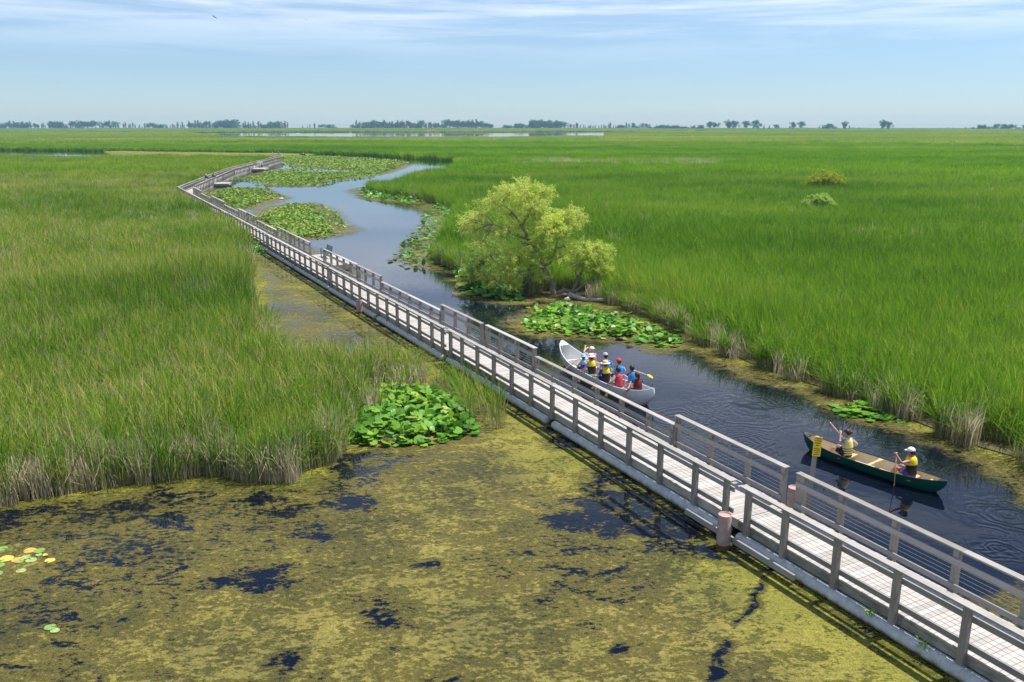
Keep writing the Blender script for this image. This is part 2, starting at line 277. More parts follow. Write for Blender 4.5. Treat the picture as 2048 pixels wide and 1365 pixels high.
EDGE_L = [W(78, -0.5)[:2], W(100, -0.5)[:2], W(131, -0.6)[:2], (-52.9, 133.4), (-63.4, 187.6), (-72.3, 262.0), (-94, 265.2), (-134.5, 258.5), (-160, 271), (-200, 290), (-320, 300), (-600, 300)]
POLY_L = LB + EDGE_L + [(-600, 100), (-200, 30)]
STRIP = [(-1500, 1279), (-436.7, 1187.4), (-376.9, 1259.5), (-17.5, 1279.0), (393.0, 1446.1), (1500, 1446.1), (1700, 2300), (-1700, 2300)]
def inpoly(P, poly):
    x, y = P[:, 0], P[:, 1]; c = np.zeros(len(P), bool); n = len(poly)
    for i in range(n):
        x0, y0 = poly[i]; x1, y1 = poly[(i + 1) % n]
        k = ((y0 > y) != (y1 > y)); xi = (x1 - x0) * (y - y0) / ((y1 - y0) if y1 != y0 else 1e-9) + x0
        c ^= k & (x < xi)
    return c
def dist_line(P, line, closed=False):
    d = np.full(len(P), 1e9); n = len(line)
    for i in range(n if closed else n - 1):
        a = np.array(line[i]); b = np.array(line[(i + 1) % n]); ab = b - a; t = np.clip(((P - a) @ ab) / (ab @ ab), 0, 1)
        d = np.minimum(d, np.hypot(*(P - a - t[:, None] * ab).T))
    return d
def vnoise(P, s, seed=0.0):
    return np.array([mnoise.fractal(Vector((p[0] * s + seed, p[1] * s - seed, seed * 0.7)), 1.0, 2.0, 3) for p in P])

# ------------------------------------------------------------------ water
def water_mat():
    m, t, out = new_mat('marsh_water')
    p = N(t, 'ShaderNodeBsdfPrincipled', i={'Base Color': (0.0022, 0.0045, 0.011, 1), 'Roughness': 0.02, 'IOR': 1.333, 'Specular IOR Level': 0.5})
    g = N(t, 'ShaderNodeNewGeometry'); pos = g.outputs['Position']
    n1 = N(t, 'ShaderNodeTexNoise', i={'Scale': 2.6, 'Detail': 2.0, 'Roughness': 0.5, 'Distortion': 0.6}); L(t, pos, n1.inputs[0])
    n3 = N(t, 'ShaderNodeTexNoise', i={'Scale': 0.25, 'Detail': 2.0}); L(t, pos, n3.inputs[0])
    base = N(t, 'ShaderNodeMath', operation='MULTIPLY', i={1: 0.0026}); L(t, n1.outputs[0], base.inputs[0])
    acc = base.outputs[0]
    nz = N(t, 'ShaderNodeTexNoise', i={'Scale': 0.8, 'Detail': 2.0}); L(t, pos, nz.inputs[0])
    # wave rings spreading from the paddles and hulls: (x, y, wavelength, reach, amplitude)
    for (x, y, wl, reach, amp) in [(13.0, 20.6, 0.20, 1.0, 0.0060), (9.4, 31.8, 0.42, 3.2, 0.0045), (6.4, 31.2, 0.36, 2.6, 0.0040), (13.2, 26.9, 0.40, 2.6, 0.0052), (14.4, 22.6, 0.34, 2.2, 0.0042), (8.3, 28.4, 0.30, 1.8, 0.004)]:
        d = N(t, 'ShaderNodeVectorMath', operation='DISTANCE'); L(t, pos, d.inputs[0]); d.inputs[1].default_value = (x, y, 0)
        ph = N(t, 'ShaderNodeMath', operation='MULTIPLY_ADD', i={1: 2.0}); L(t, nz.outputs[0], ph.inputs[0]); L(t, d.outputs['Value'], ph.inputs[2])
        k = N(t, 'ShaderNodeMath', operation='MULTIPLY', i={1: 2 * math.pi / wl}); L(t, ph.outputs[0], k.inputs[0])
        sn = N(t, 'ShaderNodeMath', operation='SINE'); L(t, k.outputs[0], sn.inputs[0])
        fo = N(t, 'ShaderNodeMapRange', i={1: 0.25 * reach, 2: reach, 3: amp * 0.72, 4: 0.0}, interpolation_type='SMOOTHSTEP'); L(t, d.outputs['Value'], fo.inputs[0])
        a = N(t, 'ShaderNodeMath', operation='MULTIPLY_ADD'); L(t, sn.outputs[0], a.inputs[0]); L(t, fo.outputs[0], a.inputs[1]); L(t, acc, a.inputs[2]); acc = a.outputs[0]
    b = N(t, 'ShaderNodeBump', i={'Strength': 1.0, 'Distance': 1.0}); L(t, acc, b.inputs['Height']); L(t, b.outputs[0], p.inputs['Normal'])
    L(t, p.outputs[0], out.inputs[0]); return m
M['water'] = water_mat()
mb = MB(); S = 40000
mb.add([(-S, -200, 0), (S, -200, 0), (S, S, 0), (-S, S, 0)], [(0, 1, 2, 3)])
tag(mb.build('water', M['water']), kind='structure')

# ------------------------------------------------------------------ marsh ground under the reeds
M['mud'] = plain('marsh_mud', (0.10, 0.085, 0.035), 0.95, 0.5, 1.2, bump=0.5)
def sheet(name, poly, z):
    vs = [Vector((x, y, z)) for x, y in poly]; tris = tessellate_polygon([vs]); m = MB(); m.add(vs, tris)
    o = m.build(name, M['mud'])
    bm = bmesh.new(); bm.from_mesh(o.data)
    for f in bm.faces:
        if f.normal.z < 0: f.normal_flip()
    bm.to_mesh(o.data); bm.free()
    return tag(o, kind='structure')
sheet('marsh_ground', POLY_R, 0.05); sheet('marsh_ground', POLY_L, 0.054); sheet('marsh_ground', STRIP, 0.3)
# ------------------------------------------------------------------ algae mats floating on the water
LILY = {
"near": [(-6.60, 28.70), (-6.80, 31.20), (-6.30, 33.70), (-5.30, 34.90), (-4.00, 34.60), (-2.60, 33.60), (-1.60, 32.20), (-1.20, 30.40), (-1.40, 29.10), (-2.70, 28.30), (-3.70, 28.00), (-4.90, 27.90), (-5.80, 28.00)],
"mid": [(-30.5, 101.8), (-31.9, 111.6), (-31.8, 118.7), (-29.7, 121.8), (-26.3, 115.0), (-23.4, 106.5), (-21.1, 97.5), (-18.2, 90.8), (-18.4, 88.6), (-19.5, 86.5), (-21.2, 84.9), (-24.3, 89.0)],
"mid2": [(-48.6, 137.9), (-50.3, 148.8), (-49.3, 153.7), (-44.7, 151.2), (-40.9, 141.0), (-36.0, 132.1), (-35.8, 124.2), (-36.4, 120.2), (-35.9, 115.0), (-40.7, 122.6)],
"big": [(-54.3, 178.3), (-57.5, 200.9), (-58.1, 217.0), (-50.3, 205.3), (-39.2, 203.1), (-33.8, 222.0), (-30.4, 241.7), (-29.7, 224.6), (-30.3, 198.8), (-34.4, 183.5), (-38.2, 171.8), (-38.3, 157.5), (-41.5, 157.5), (-47.2, 170.3)],
"big2": [(-67.9, 265.1), (-82.2, 302.8), (-76.2, 312.6), (-63.4, 302.8), (-48.2, 284.8), (-33.3, 258.0), (-30.4, 241.7), (-34.1, 232.8), (-40.6, 217.0), (-49.2, 222.0), (-59.8, 244.8)],
"willow_front": [(0.5, 47.3), (1.1, 49.3), (2.3, 51.4), (3.0, 52.5), (5.3, 50.2), (6.9, 48.3), (8.0, 46.3), (9.0, 43.5), (8.3, 42.0), (7.5, 41.6), (6.9, 43.0), (5.7, 43.5), (4.4, 44.1), (3.1, 44.6), (1.8, 44.8), (0.9, 45.4)],
"willow_left": [(-3.8, 57.8), (-3.3, 59.7), (-1.6, 59.7), (-0.1, 57.2), (0.7, 55.3), (0.8, 53.4), (-0.4, 53.3), (-1.8, 54.3), (-3.1, 55.8)],
"chan1": [(-11.2, 118.7), (-8.9, 122.6), (-6.0, 108.3), (-5.6, 97.0), (-6.0, 85.7), (-6.0, 78.4), (-5.6, 70.8), (-5.1, 66.8), (-7.5, 70.8), (-7.6, 78.4), (-7.8, 92.2), (-7.5, 99.6)],
"chan2": [(-26.3, 148.0), (-25.9, 153.8), (-22.1, 146.8), (-15.1, 134.0), (-11.0, 122.6), (-12.5, 123.4), (-17.3, 126.7), (-21.4, 132.1)],
"far_right": [(12.7, 32.4), (13.7, 33.4), (14.5, 32.7), (14.7, 31.8), (14.9, 30.8), (14.3, 30.4), (13.3, 30.8), (12.7, 31.2)],
"pile": [(-25.2, 79.8), (-24.6, 81.2), (-22.1, 75.8), (-21.6, 73.2), (-22.6, 73.6)],
"tiny": [(-4.6, 64.4), (-3.9, 66.3), (-2.9, 64.9), (-2.9, 62.2), (-4.0, 61.6)],
}
HOLES = [(*W(8.6, -1.0)[:2], 0.9, 0.8), (*W(10.4, -1.2)[:2], 1.0, 0.9), (*W(12.2, -0.9)[:2], 0.9, 0.8), (*W(15.2, -0.3)[:2], 0.6, 0.7), (3.24, 22.37, 1.1, 0.9), (1.51, 22.22, 0.9, 0.5), (2.5, 23.3, 1.2, 0.7), (-3.04, 17.39, 0.75, 0.7), (-6.53, 19.06, 0.9, 0.5), (-5.28, 25.81, 0.35, 0.5), (-4.61, 23.37, 0.8, 0.5), (-5.34, 21.6, 0.5, 0.4), (-6.0, 18.94, 0.5, 0.4), (2.34, 16.18, 0.22, 0.16), (-4.72, 15.62, 0.6, 0.7), (-2.24, 19.8, 0.4, 0.3), (1.48, 29.27, 0.5, 0.7), (4.4, 21.2, 0.8, 0.7), (5.5, 20.4, 0.8, 0.5), (-7.62, 24.25, 0.6, 0.5), (-9.88, 22.53, 0.5, 0.4), (-5.65, 26.88, 0.7, 0.5), (-6.39, 23.03, 0.5, 0.4)]
CRACK = [(6.32, 19.2), (6.12, 18.7), (5.80, 18.35), (5.72, 17.92), (5.35, 17.4), (5.05, 17.1), (4.72, 16.33), (4.35, 15.9), (4.25, 15.3), (3.88, 14.8), (3.62, 13.8)]
def algae_fields(P):
    q = (P - BO) @ BN; s = (P - BO) @ BD
    inL = inpoly(P, POLY_L); inR = inpoly(P, POLY_R)
    dL = np.where(inL, 0, dist_line(P, LB)); dR = np.where(inR, 0, dist_line(P, RB))
    nz = vnoise(P, 0.22, 3.1)
    dens = np.zeros(len(P)); green = np.zeros(len(P))
    left = (q < 0.3) & (P[:, 1] < 84)
    near = left & (s < 22)
    dens = np.where(near, 0.55 + 0.26 * nz - 0.17 * np.clip((-P[:, 0] - 3) / 8, 0, 1), dens)
    pond = left & (s >= 22)
    dens = np.where(pond, 0.40 + 0.30 * nz - 0.10 * np.clip((s - 30) / 40, 0, 1), dens)
    bw = np.clip(1 + q / 3.5, 0, 1) * left                         # fresher, denser mat along the boardwalk
    dens += 0.24 * bw - 0.55 * np.exp(-((q + 0.28) / 0.22) ** 2) * left; green = np.maximum(green, 0.75 * bw)
    fr = np.clip(1 - dL / 0.8, 0, 1) * left                         # bright moss fringe at the reeds
    dark = np.exp(-((dL - 2.0) / 0.9) ** 2) * near * (P[:, 1] < 27.5)
    dens += 0.5 * fr - 0.26 * dark; green = np.maximum(green, np.clip(1 - dL / 1.6, 0, 1) * left)
    wx = vnoise(P, 1.3, 4.4) * 0.55 + vnoise(P, 3.1, 1.4) * 0.25; wy = vnoise(P, 1.3, 8.8) * 0.40 + vnoise(P, 3.1, 6.4) * 0.20
    for (x, y, rx, ry) in HOLES:
        e = ((P[:, 0] + wx - x) / rx) ** 2 + ((P[:, 1] + wy - y) / ry) ** 2
        dens -= 0.80 * np.exp(-e * 1.2) * left
    dc = dist_line(P, CRACK); dens -= 1.25 * np.exp(-(dc / (0.085 + 0.09 * vnoise(P, 1.3, 9.0))) ** 2)
    under = (q >= 0.3) & (q < 2.2)
    dens = np.where(under, 0.12 + 0.3 * nz, dens)
    mid = (q >= 2.2) & (s < 11) & (s > -8)
    dens = np.where(mid & ~inR, np.clip(0.50 - 0.10 * (q - 2.2), 0.0, 1) + 0.28 * nz - 0.05 * np.clip(s, 0, 10), dens)
    bank = np.clip(1.04 - dR / 2.6 + 0.35 * nz, 0, 1.1) * (q > 2.2) * (P[:, 1] < 62)
    dens = np.maximum(dens, bank * 0.95); green = np.maximum(green, np.clip(1 - dR / 1.1, 0, 1) * (q > 2.2))
    up = np.clip(0.40 - dR / 1.6 + 0.4 * nz, 0, 1) * (q > 2.2) * (P[:, 1] >= 56)
    dens = np.maximum(dens, up)
    for k in ('mid', 'mid2', 'big', 'big2', 'pile', 'chan1', 'chan2', 'willow_front', 'willow_left'):
        ins = inpoly(P, LILY[k]); dl = np.where(ins, 0, dist_line(P, LILY[k], True))
        w_ = 1.6 if P[:, 1].mean() < 60 else 3.2
        dens = np.maximum(dens, np.clip(0.60 - dl / w_ * 0.5, 0, 1) * (dl < w_ * 1.2))
    wl = np.minimum(dist_line(P, FB), dist_line(P, EDGE_L)); dens = np.where((P[:, 0] < -74) & (P[:, 1] > 255), np.clip(0.95 - wl / 90, 0, 1) + 0.25 * nz, dens); green = np.where((P[:, 0] < -74) & (P[:, 1] > 255), 0.8, green)
    bw2 = np.exp(-((q - 2.6) / 2.2) ** 2) * (q > 2) * (s > 50) * 0.52
    dens = np.maximum(dens, bw2 * (0.8 + 0.5 * nz))
    zone_ = np.where(left | under, np.maximum(dens, 0.5), np.clip(dens, 0, 1))
    return dens, green, inL | inR, zone_, dR
def algae_mat():
    m, t, out = new_mat('algae_mat')
    g = N(t, 'ShaderNodeNewGeometry'); mp = N(t, 'ShaderNodeMapping', i={'Scale': (0.8, 1.25, 1), 'Rotation': (0, 0, R(-18))}); L(t, g.outputs['Position'], mp.inputs[0])
    n1 = N(t, 'ShaderNodeTexNoise', i={'Scale': 1.35, 'Detail': 10.0, 'Roughness': 0.70, 'Distortion': 0.7}); L(t, mp.outputs[0], n1.inputs[0])
    n2 = N(t, 'ShaderNodeTexNoise', i={'Scale': 6.5, 'Detail': 5.0, 'Roughness': 0.7}); L(t, mp.outputs[0], n2.inputs[0])
    n3 = N(t, 'ShaderNodeTexNoise', i={'Scale': 0.33, 'Detail': 4.0, 'Roughness': 0.6}); L(t, g.outputs['Position'], n3.inputs[0])
    n4 = N(t, 'ShaderNodeTexNoise', i={'Scale': 26.0, 'Detail': 3.0, 'Roughness': 0.7}); L(t, g.outputs['Position'], n4.inputs[0])
    at = N(t, 'ShaderNodeAttribute', attribute_name='dens'); ag = N(t, 'ShaderNodeAttribute', attribute_name='green'); az = N(t, 'ShaderNodeAttribute', attribute_name='zone')
    a = N(t, 'ShaderNodeMath', operation='MULTIPLY_ADD', i={1: 2.2, 2: -1.1}); L(t, n1.outputs[0], a.inputs[0])
    b = N(t, 'ShaderNodeMath', operation='MULTIPLY_ADD', i={1: 1.5, 2: -0.75}); L(t, n2.outputs[0], b.inputs[0])
    c = N(t, 'ShaderNodeMath', operation='ADD'); L(t, a.outputs[0], c.inputs[0]); L(t, b.outputs[0], c.inputs[1])
    v = N(t, 'ShaderNodeMath', operation='ADD'); L(t, c.outputs[0], v.inputs[0]); L(t, at.outputs['Fac'], v.inputs[1])
    cov = N(t, 'ShaderNodeMapRange', i={1: 0.34, 2: 0.80, 3: 0.0, 4: 1.0}, interpolation_type='SMOOTHSTEP'); L(t, v.outputs[0], cov.inputs[0])
    film = N(t, 'ShaderNodeMapRange', i={1: 0.04, 2: 0.40, 3: 0.0, 4: 0.58}, interpolation_type='SMOOTHSTEP'); L(t, v.outputs[0], film.inputs[0])
    al = N(t, 'ShaderNodeMath', operation='MAXIMUM'); fc_ = N(t, 'ShaderNodeMapRange', i={1: 0.03, 2: 0.16, 3: 0.0, 4: 1.0}); L(t, az.outputs['Fac'], fc_.inputs[0]); cvm = N(t, 'ShaderNodeMath', operation='MULTIPLY'); L(t, cov.outputs[0], cvm.inputs[0]); L(t, fc_.outputs[0], cvm.inputs[1]); L(t, cvm.outputs[0], al.inputs[0]); fm = N(t, 'ShaderNodeMapRange', i={1: 0.10, 2: 0.34, 3: 0.0, 4: 1.0}); L(t, az.outputs['Fac'], fm.inputs[0]); fmm = N(t, 'ShaderNodeMath', operation='MULTIPLY'); L(t, film.outputs[0], fmm.inputs[0]); L(t, fm.outputs[0], fmm.inputs[1]); L(t, fmm.outputs[0], al.inputs[1])
    cf = N(t, 'ShaderNodeMath', operation='MULTIPLY_ADD', i={1: 0.5, 2: 0.0}); L(t, n2.outputs[0], cf.inputs[0])
    cf2 = N(t, 'ShaderNodeMath', operation='MULTIPLY_ADD', i={1: 0.5}); L(t, n3.outputs[0], cf2.inputs[0]); L(t, cf.outputs[0], cf2.inputs[2])
    r = ramp_node(t, [(0.32, (0.050, 0.050, 0.020)), (0.44, (0.112, 0.103, 0.026)), (0.55, (0.188, 0.162, 0.032)), (0.68, (0.250, 0.210, 0.062))], cf2.outputs[0])
    rg = ramp_node(t, [(0.30, (0.055, 0.075, 0.010)), (0.50, (0.170, 0.180, 0.012)), (0.68, (0.300, 0.280, 0.024))], cf2.outputs[0])
    gm = N(t, 'ShaderNodeMath', operation='MULTIPLY', i={1: 0.9}); L(t, ag.outputs['Fac'], gm.inputs[0])
    mx = N(t, 'ShaderNodeMix', data_type='RGBA'); L(t, gm.outputs[0], mx.inputs[0]); L(t, r.outputs[0], mx.inputs[6]); L(t, rg.outputs[0], mx.inputs[7])
    fine = N(t, 'ShaderNodeMapRange', i={1: 0.3, 2: 0.7, 3: 0.50, 4: 1.45}); L(t, n4.outputs[0], fine.inputs[0])
    mf = N(t, 'ShaderNodeMix', data_type='RGBA', blend_type='MULTIPLY', i={0: 1.0}); L(t, mx.outputs[2], mf.inputs[6]); L(t, fine.outputs[0], mf.inputs[7])
    p = N(t, 'ShaderNodeBsdfPrincipled', i={'Roughness': 0.75, 'Specular IOR Level': 0.25}); L(t, mf.outputs[2], p.inputs['Base Color'])
    hh = N(t, 'ShaderNodeMath', operation='ADD'); L(t, cov.outputs[0], hh.inputs[0]); L(t, n4.outputs[0], hh.inputs[1])
    bp = N(t, 'ShaderNodeBump', i={'Strength': 0.6, 'Distance': 0.03}); L(t, hh.outputs[0], bp.inputs['Height']); L(t, bp.outputs[0], p.inputs['Normal'])
    tr = N(t, 'ShaderNodeBsdfTransparent'); ms = N(t, 'ShaderNodeMixShader'); L(t, al.outputs[0], ms.inputs[0]); L(t, tr.outputs[0], ms.inputs[1]); L(t, p.outputs[0], ms.inputs[2]); L(t, ms.outputs[0], out.inputs[0])
    return m
M['algae'] = algae_mat()
def algae(x0, x1, y0, y1, step, label, keep):
    nx, ny = int((x1 - x0) / step) + 1, int((y1 - y0) / step) + 1
    X, Y = np.meshgrid(np.linspace(x0, x1, nx), np.linspace(y0, y1, ny)); P = np.stack([X.ravel(), Y.ravel()], 1)
    dens, green, inside, zn, dR = algae_fields(P)
    ok = (zn > 0.02) & ~(inside) & keep(P)
    ok2 = ok.reshape(ny, nx)
    q = ok2[:-1, :-1] | ok2[1:, :-1] | ok2[:-1, 1:] | ok2[1:, 1:]
    jj, ii = np.nonzero(q); base = jj * nx + ii
    F = np.stack([base, base + 1, base + nx + 1, base + nx], 1)
    used = np.unique(F); remap = np.full(nx * ny, -1); remap[used] = np.arange(len(used)); F = remap[F]; V = np.concatenate([P[used], np.full((len(used), 1), 0.012)], 1)
    me = bpy.data.meshes.new('algae'); me.from_pydata(V.tolist(), [], F.tolist()); me.materials.append(M['algae'])
    a = me.attributes.new('dens', 'FLOAT', 'POINT'); a.data.foreach_set('value', dens[used]); a = me.attributes.new('zone', 'FLOAT', 'POINT'); a.data.foreach_set('value', zn[used]); a = me.attributes.new('green', 'FLOAT', 'POINT'); a.data.foreach_set('value', green[used])
    tag(link('algae', me), label, 'algae', None, 'stuff')
QQ = lambda P: (P - BO) @ BN
algae(-24, 14, 11, 36.0, 0.16, 'olive yellow algae mat covering the pond left of the boardwalk', lambda P: QQ(P) < 1.2)
algae(-34, 2, 36.0, 84, 0.35, 'thin grey green algae film on the pool between boardwalk and left reeds', lambda P: QQ(P) < 1.2)
algae(-4, 24, 11, 62, 0.22, 'mossy algae fringe floating along the right bank and beside the boardwalk', lambda P: QQ(P) >= 1.2)
algae(-230, -4, 56, 385, 1.5, 'muddy algae film around the lily beds of the far channel', lambda P: (QQ(P) >= 1.2) & (P[:, 0] < -3.9) & (P[:, 1] > 62 - 0 * P[:, 0]))

# ------------------------------------------------------------------ boardwalk
DECK_Z, WID = 0.57, 2.12
POST_MESH = {}
def post_mesh(top, side):
    k = (round(top, 2), side)
    if k not in POST_MESH:
        m = MB(); m.box(0, 0.14, -0.07, 0.07, 0.30, top, r=0.5)
        xo = -0.006 if side < 0 else 0.146
        for z in (0.36, 0.46): m.tube([(xo, 0.02, z), (0.07, 0.02, z)], 0.014, 6, r=0.95)
        me = m.mesh('post', M['post']); POST_MESH[k] = me
    return POST_MESH[k]
CORR = {}
def pontoon_mesh(length):
    k = round(length, 1)
    if k not in CORR:
        m = MB(); n = 14; step = 0.11; rings = []; y = 0.0
        while y < length:
            for dy, rr in ((0.0, 0.160), (0.02, 0.166), (0.09, 0.166), (0.105, 0.160)):
                rings.append([(rr * math.cos(2 * math.pi * j / n), min(y + dy, length), rr * math.sin(2 * math.pi * j / n)) for j in range(n)])
            y += step
        m.loft(rings); CORR[k] = m.mesh('pontoon', M['pipe'])
        CORR[k].polygons.foreach_set('use_smooth', [True] * len(CORR[k].polygons))
    return CORR[k]
def deck_planks(m, x0, x1, y0, y1, z=DECK_Z, w=0.145, gap=0.008):
    y = y0
    while y < y1 - 0.02:
        e = min(y + w, y1); j = random.uniform(-0.012, 0.012); m.box(x0 + j, x1 + j, y + gap / 2, e - gap / 2, z - 0.04, z + random.uniform(-0.0025, 0.0025), r=random.random()); y += w
def rail_side(root, q_post, side, spans, Ls, posts):
    """side -1: left rail (posts outside, boards on the deck side); +1: right rail. spans = [(y0, y1, captop)]"""
    for (y0, y1, top) in spans:
        cx0, cx1 = (q_post - 0.03, q_post + 0.165) if side < 0 else (q_post - 0.025, q_post + 0.17)
        c = MB(); ys = y0
        while ys < y1 - 0.3:
            ye = min(ys + 4.9, y1); ye = y1 if y1 - ye < 1.2 else ye
            rr = random.random(); c.box(cx0, cx1, ys + 0.003, ye - 0.003, top - 0.04, top + random.uniform(-0.002, 0.002), r=rr); ys = ye
        c.build('handrail', M['cap'], root)
        bx0, bx1 = (q_post + 0.142, q_post + 0.182) if side < 0 else (q_post - 0.042, q_post - 0.002)
        ub, lb = top - 0.24, 0.66
        for zz, hh in ((ub - (0.14 if top > 1.5 else 0.10), ub), (lb, lb + 0.14)):
            b = MB(); b.box(bx0, bx1, y0 + 0.05, y1 - 0.05, zz, hh, r=random.random()); b.build('rail_board', M['board'], root)
        lo, hi = lb + 0.14, ub - 0.14; n = 4 if top > 1.5 else 2
        cb = MB(); xc = q_post + 0.07
        for k in range(n):
            z = lo + (hi - lo) * (k + 0.8) / (n + 0.6); cb.tube([(xc, y0 + 0.2, z), (xc, y1 - 0.2, z)], 0.0045, 4)
        cb.build('cable', M['cable'], root)
        for yp in posts:
            if y0 - 0.02 <= yp <= y1 + 0.02:
                link('post', post_mesh(top - 0.042, side), root, loc=(q_post, yp, 0))
SEC_N = 0
def section(loc, rz, Ls, label, right_spans, left=True, left_span=None, dz=0.0, group='floating boardwalk sections', deck_x=(0.145, None), ydeck=None, pont=True, left_posts=None):
    root = empty('boardwalk_section', (loc[0], loc[1], dz), rz); tag(root, label, 'boardwalk', group)
    m = MB(); ya, yb = ydeck or (0.0, Ls - 0.005)
    deck_planks(m, 0.145, WID - 0.145, ya, yb); m.build('deck', M['deck'], root)
    for x0 in (0.150, WID - 0.19):
        f = MB(); yy = ya
        while yy < yb - 0.2:
            e = min(yy + 4.95, yb); f.box(x0, x0 + 0.04, yy + 0.004, e - 0.004, 0.29 if pont else -0.06, DECK_Z - 0.045, r=random.random()); yy = e
        f.build('fascia', M['fascia'], root)
    if pont:
        half = (Ls - 0.9) / 2
        for x in (0.04, WID - 0.04):
            for y in (0.2, Ls / 2 + 0.25):
                link('pontoon', pontoon_mesh(half), root, loc=(x, y, 0.145))
    nb = max(2, round((Ls - 3.5) / 1.66)); inner = [1.75 + (Ls - 3.5) * k / nb for k in range(nb + 1)]
    posts = [0.42] + inner + [Ls - 0.42]
    if left: rail_side(root, 0.0, -1, [left_span or (0.16, Ls - 0.16, 1.66)], Ls, posts)
    sp = []
    extra = []
    for (a, b, t) in right_spans:
        sp.append((a, b, t)); extra += [a + 0.1, b - 0.1]
    pr = sorted(set([round(p, 2) for p in posts + extra]))
    pr2 = []
    for p in pr:
        if pr2 and p - pr2[-1] < 0.45 and p not in [round(e, 2) for e in extra]: continue
        pr2.append(p)
    rail_side(root, WID - 0.14, 1, sp, Ls, pr2)
    return root
HI, LO = 1.66, 1.31
P0 = 6.95; PER = 20.1
def on_main(s): p = BO + BD * s; return (p[0], p[1])
section(on_main(P0 - PER), AX, PER - 0.02, 'boardwalk section running out of the bottom right corner, ending at the large pink mooring pile', [(0.16, PER - 0.2, HI)])
section(on_main(P0), AX - R(0.15), PER - 0.02, 'boardwalk section passing between the long white canoe and the algae pond', [(0.2, 5.2, HI), (5.25, 14.9, LO), (14.95, PER - 0.2, HI)])
section(on_main(P0 + PER), AX + R(0.15), PER - 0.02, 'boardwalk section just past the white canoe, with a small pink pile at its left edge', [(0.1, 5.2, HI), (5.25, 15.0, LO), (15.05, PER - 0.2, HI)])
section(on_main(P0 + 2 * PER), AX + R(0.1), PER - 0.02, 'boardwalk section with the opening to the green bench in its right rail', [(0.1, 8.8, HI), (12.9, PER - 0.1, HI)])
section(on_main(P0 + 3 * PER), AX - R(0.2), PER - 0.02, 'boardwalk section running past the broad lily bed, half hidden by reeds on its left', [(0.1, 5.2, HI), (5.25, 15.0, LO), (15.05, PER - 0.2, HI)])
section(on_main(P0 + 4 * PER), AX, PER - 0.02, 'second boardwalk section before the far corner', [(0.1, 5.2, HI), (5.25, 15.0, LO), (15.05, PER - 0.2, HI)], dz=0.0)
section(on_main(P0 + 5 * PER), AX, PER - 0.02, 'last full boardwalk section before the far corner', [(0.1, 5.2, HI), (5.25, 15.0, LO), (15.05, PER - 0.2, HI)])
section(on_main(P0 + 6 * PER), AX, 6.5, 'short corner section where the boardwalk turns away from the channel', [(0.1, 3.4, HI)], left_span=(0.14, 6.45, 1.66))
def leg(a, b, n, labels, spans_list):
    a, b = np.array(a), np.array(b); d = (b - a); Lt = np.hypot(*d); rz = math.atan2(-d[0], d[1]); Ls = Lt / n
    for k in range(n):
        p = a + d * k / n
        section((p[0], p[1]), rz, Ls - 0.1, labels[k], spans_list[k](Ls), dz=-0.012, pont=False)
full = lambda l: [(0.1, l - 0.2, HI)]
gapd = lambda l: [(0.1, 5.0, HI), (8.2, l - 0.2, HI)]
leg(C0, C1, 3, ['first boardwalk section beyond the far corner, carrying the two walkers', 'second boardwalk section beyond the far corner, with a small grey landing', 'third boardwalk section beyond the far corner'], [lambda l: [(3.0, l - 0.2, HI)], gapd, full])
leg(C1, C2, 4, ['fourth boardwalk section beyond the far corner', 'boardwalk section beside the landing with the white panel', 'sixth boardwalk section beyond the far corner', 'farthest boardwalk section of the long second straight'], [full, gapd, full, full])
section((-71.9, 264.2), R(82), 21.0, 'distant boardwalk section turning left behind the reeds', [(0.1, 20.8, HI)])
section((-134.2, 263.6), R(64), 20.0, 'distant boardwalk section at the left picture edge, nearer half', [(0.1, 19.8, HI)])
section((-152.3, 272.4), R(64), 20.0, 'distant boardwalk section at the left picture edge, outermost half', [(0.1, 19.8, HI)])

def platform(loc, rz, x0, x1, y0, y1, label):
    root = empty('viewing_platform', (loc[0], loc[1], 0), rz); tag(root, label, 'platform')
    m = MB(); deck_planks(m, x0, x1, y0, y1, z=DECK_Z - 0.006); m.build('deck', M['deck'], root)
    f = MB()
    f.box(x0 + 0.02, x1 - 0.02, y0 - 0.04, y0, 0.2, DECK_Z - 0.05); f.box(x0 + 0.02, x1 - 0.02, y1, y1 + 0.04, 0.2, DECK_Z - 0.05); f.box(x1 - 0.05, x1 - 0.01, y0 + 0.01, y1 - 0.01, 0.2, DECK_Z - 0.05); f.build('fascia', M['fascia'], root)
    for y in (y0 + 0.3, y1 - 0.3): link('pontoon', pontoon_mesh(x1 - x0 - 0.3), root, loc=(x0 + 0.15, y, 0.12)).rotation_euler = (0, 0, R(-90))
    return root
pl = on_main(P0 + 2 * PER)
platform(pl, AX + R(0.1), WID + 0.02, WID + 1.75, 7.2, 13.2, 'grey plank platform beside the boardwalk carrying the green bench')
d1 = (np.array(C1) - np.array(C0)); r1 = math.atan2(-d1[0], d1[1]); p1 = np.array(C0) + d1 / 3
platform(p1, r1, WID + 0.02, WID + 2.6, 4.6, 8.6, 'small grey landing jutting into the lilies near the two walkers')
d2 = (np.array(C2) - np.array(C1)); r2 = math.atan2(-d2[0], d2[1]); p2 = np.array(C1) + d2 / 4
platform(p2, r2, WID + 0.02, WID + 3.0, 2.0, 8.8, 'grey landing carrying the white information panel')

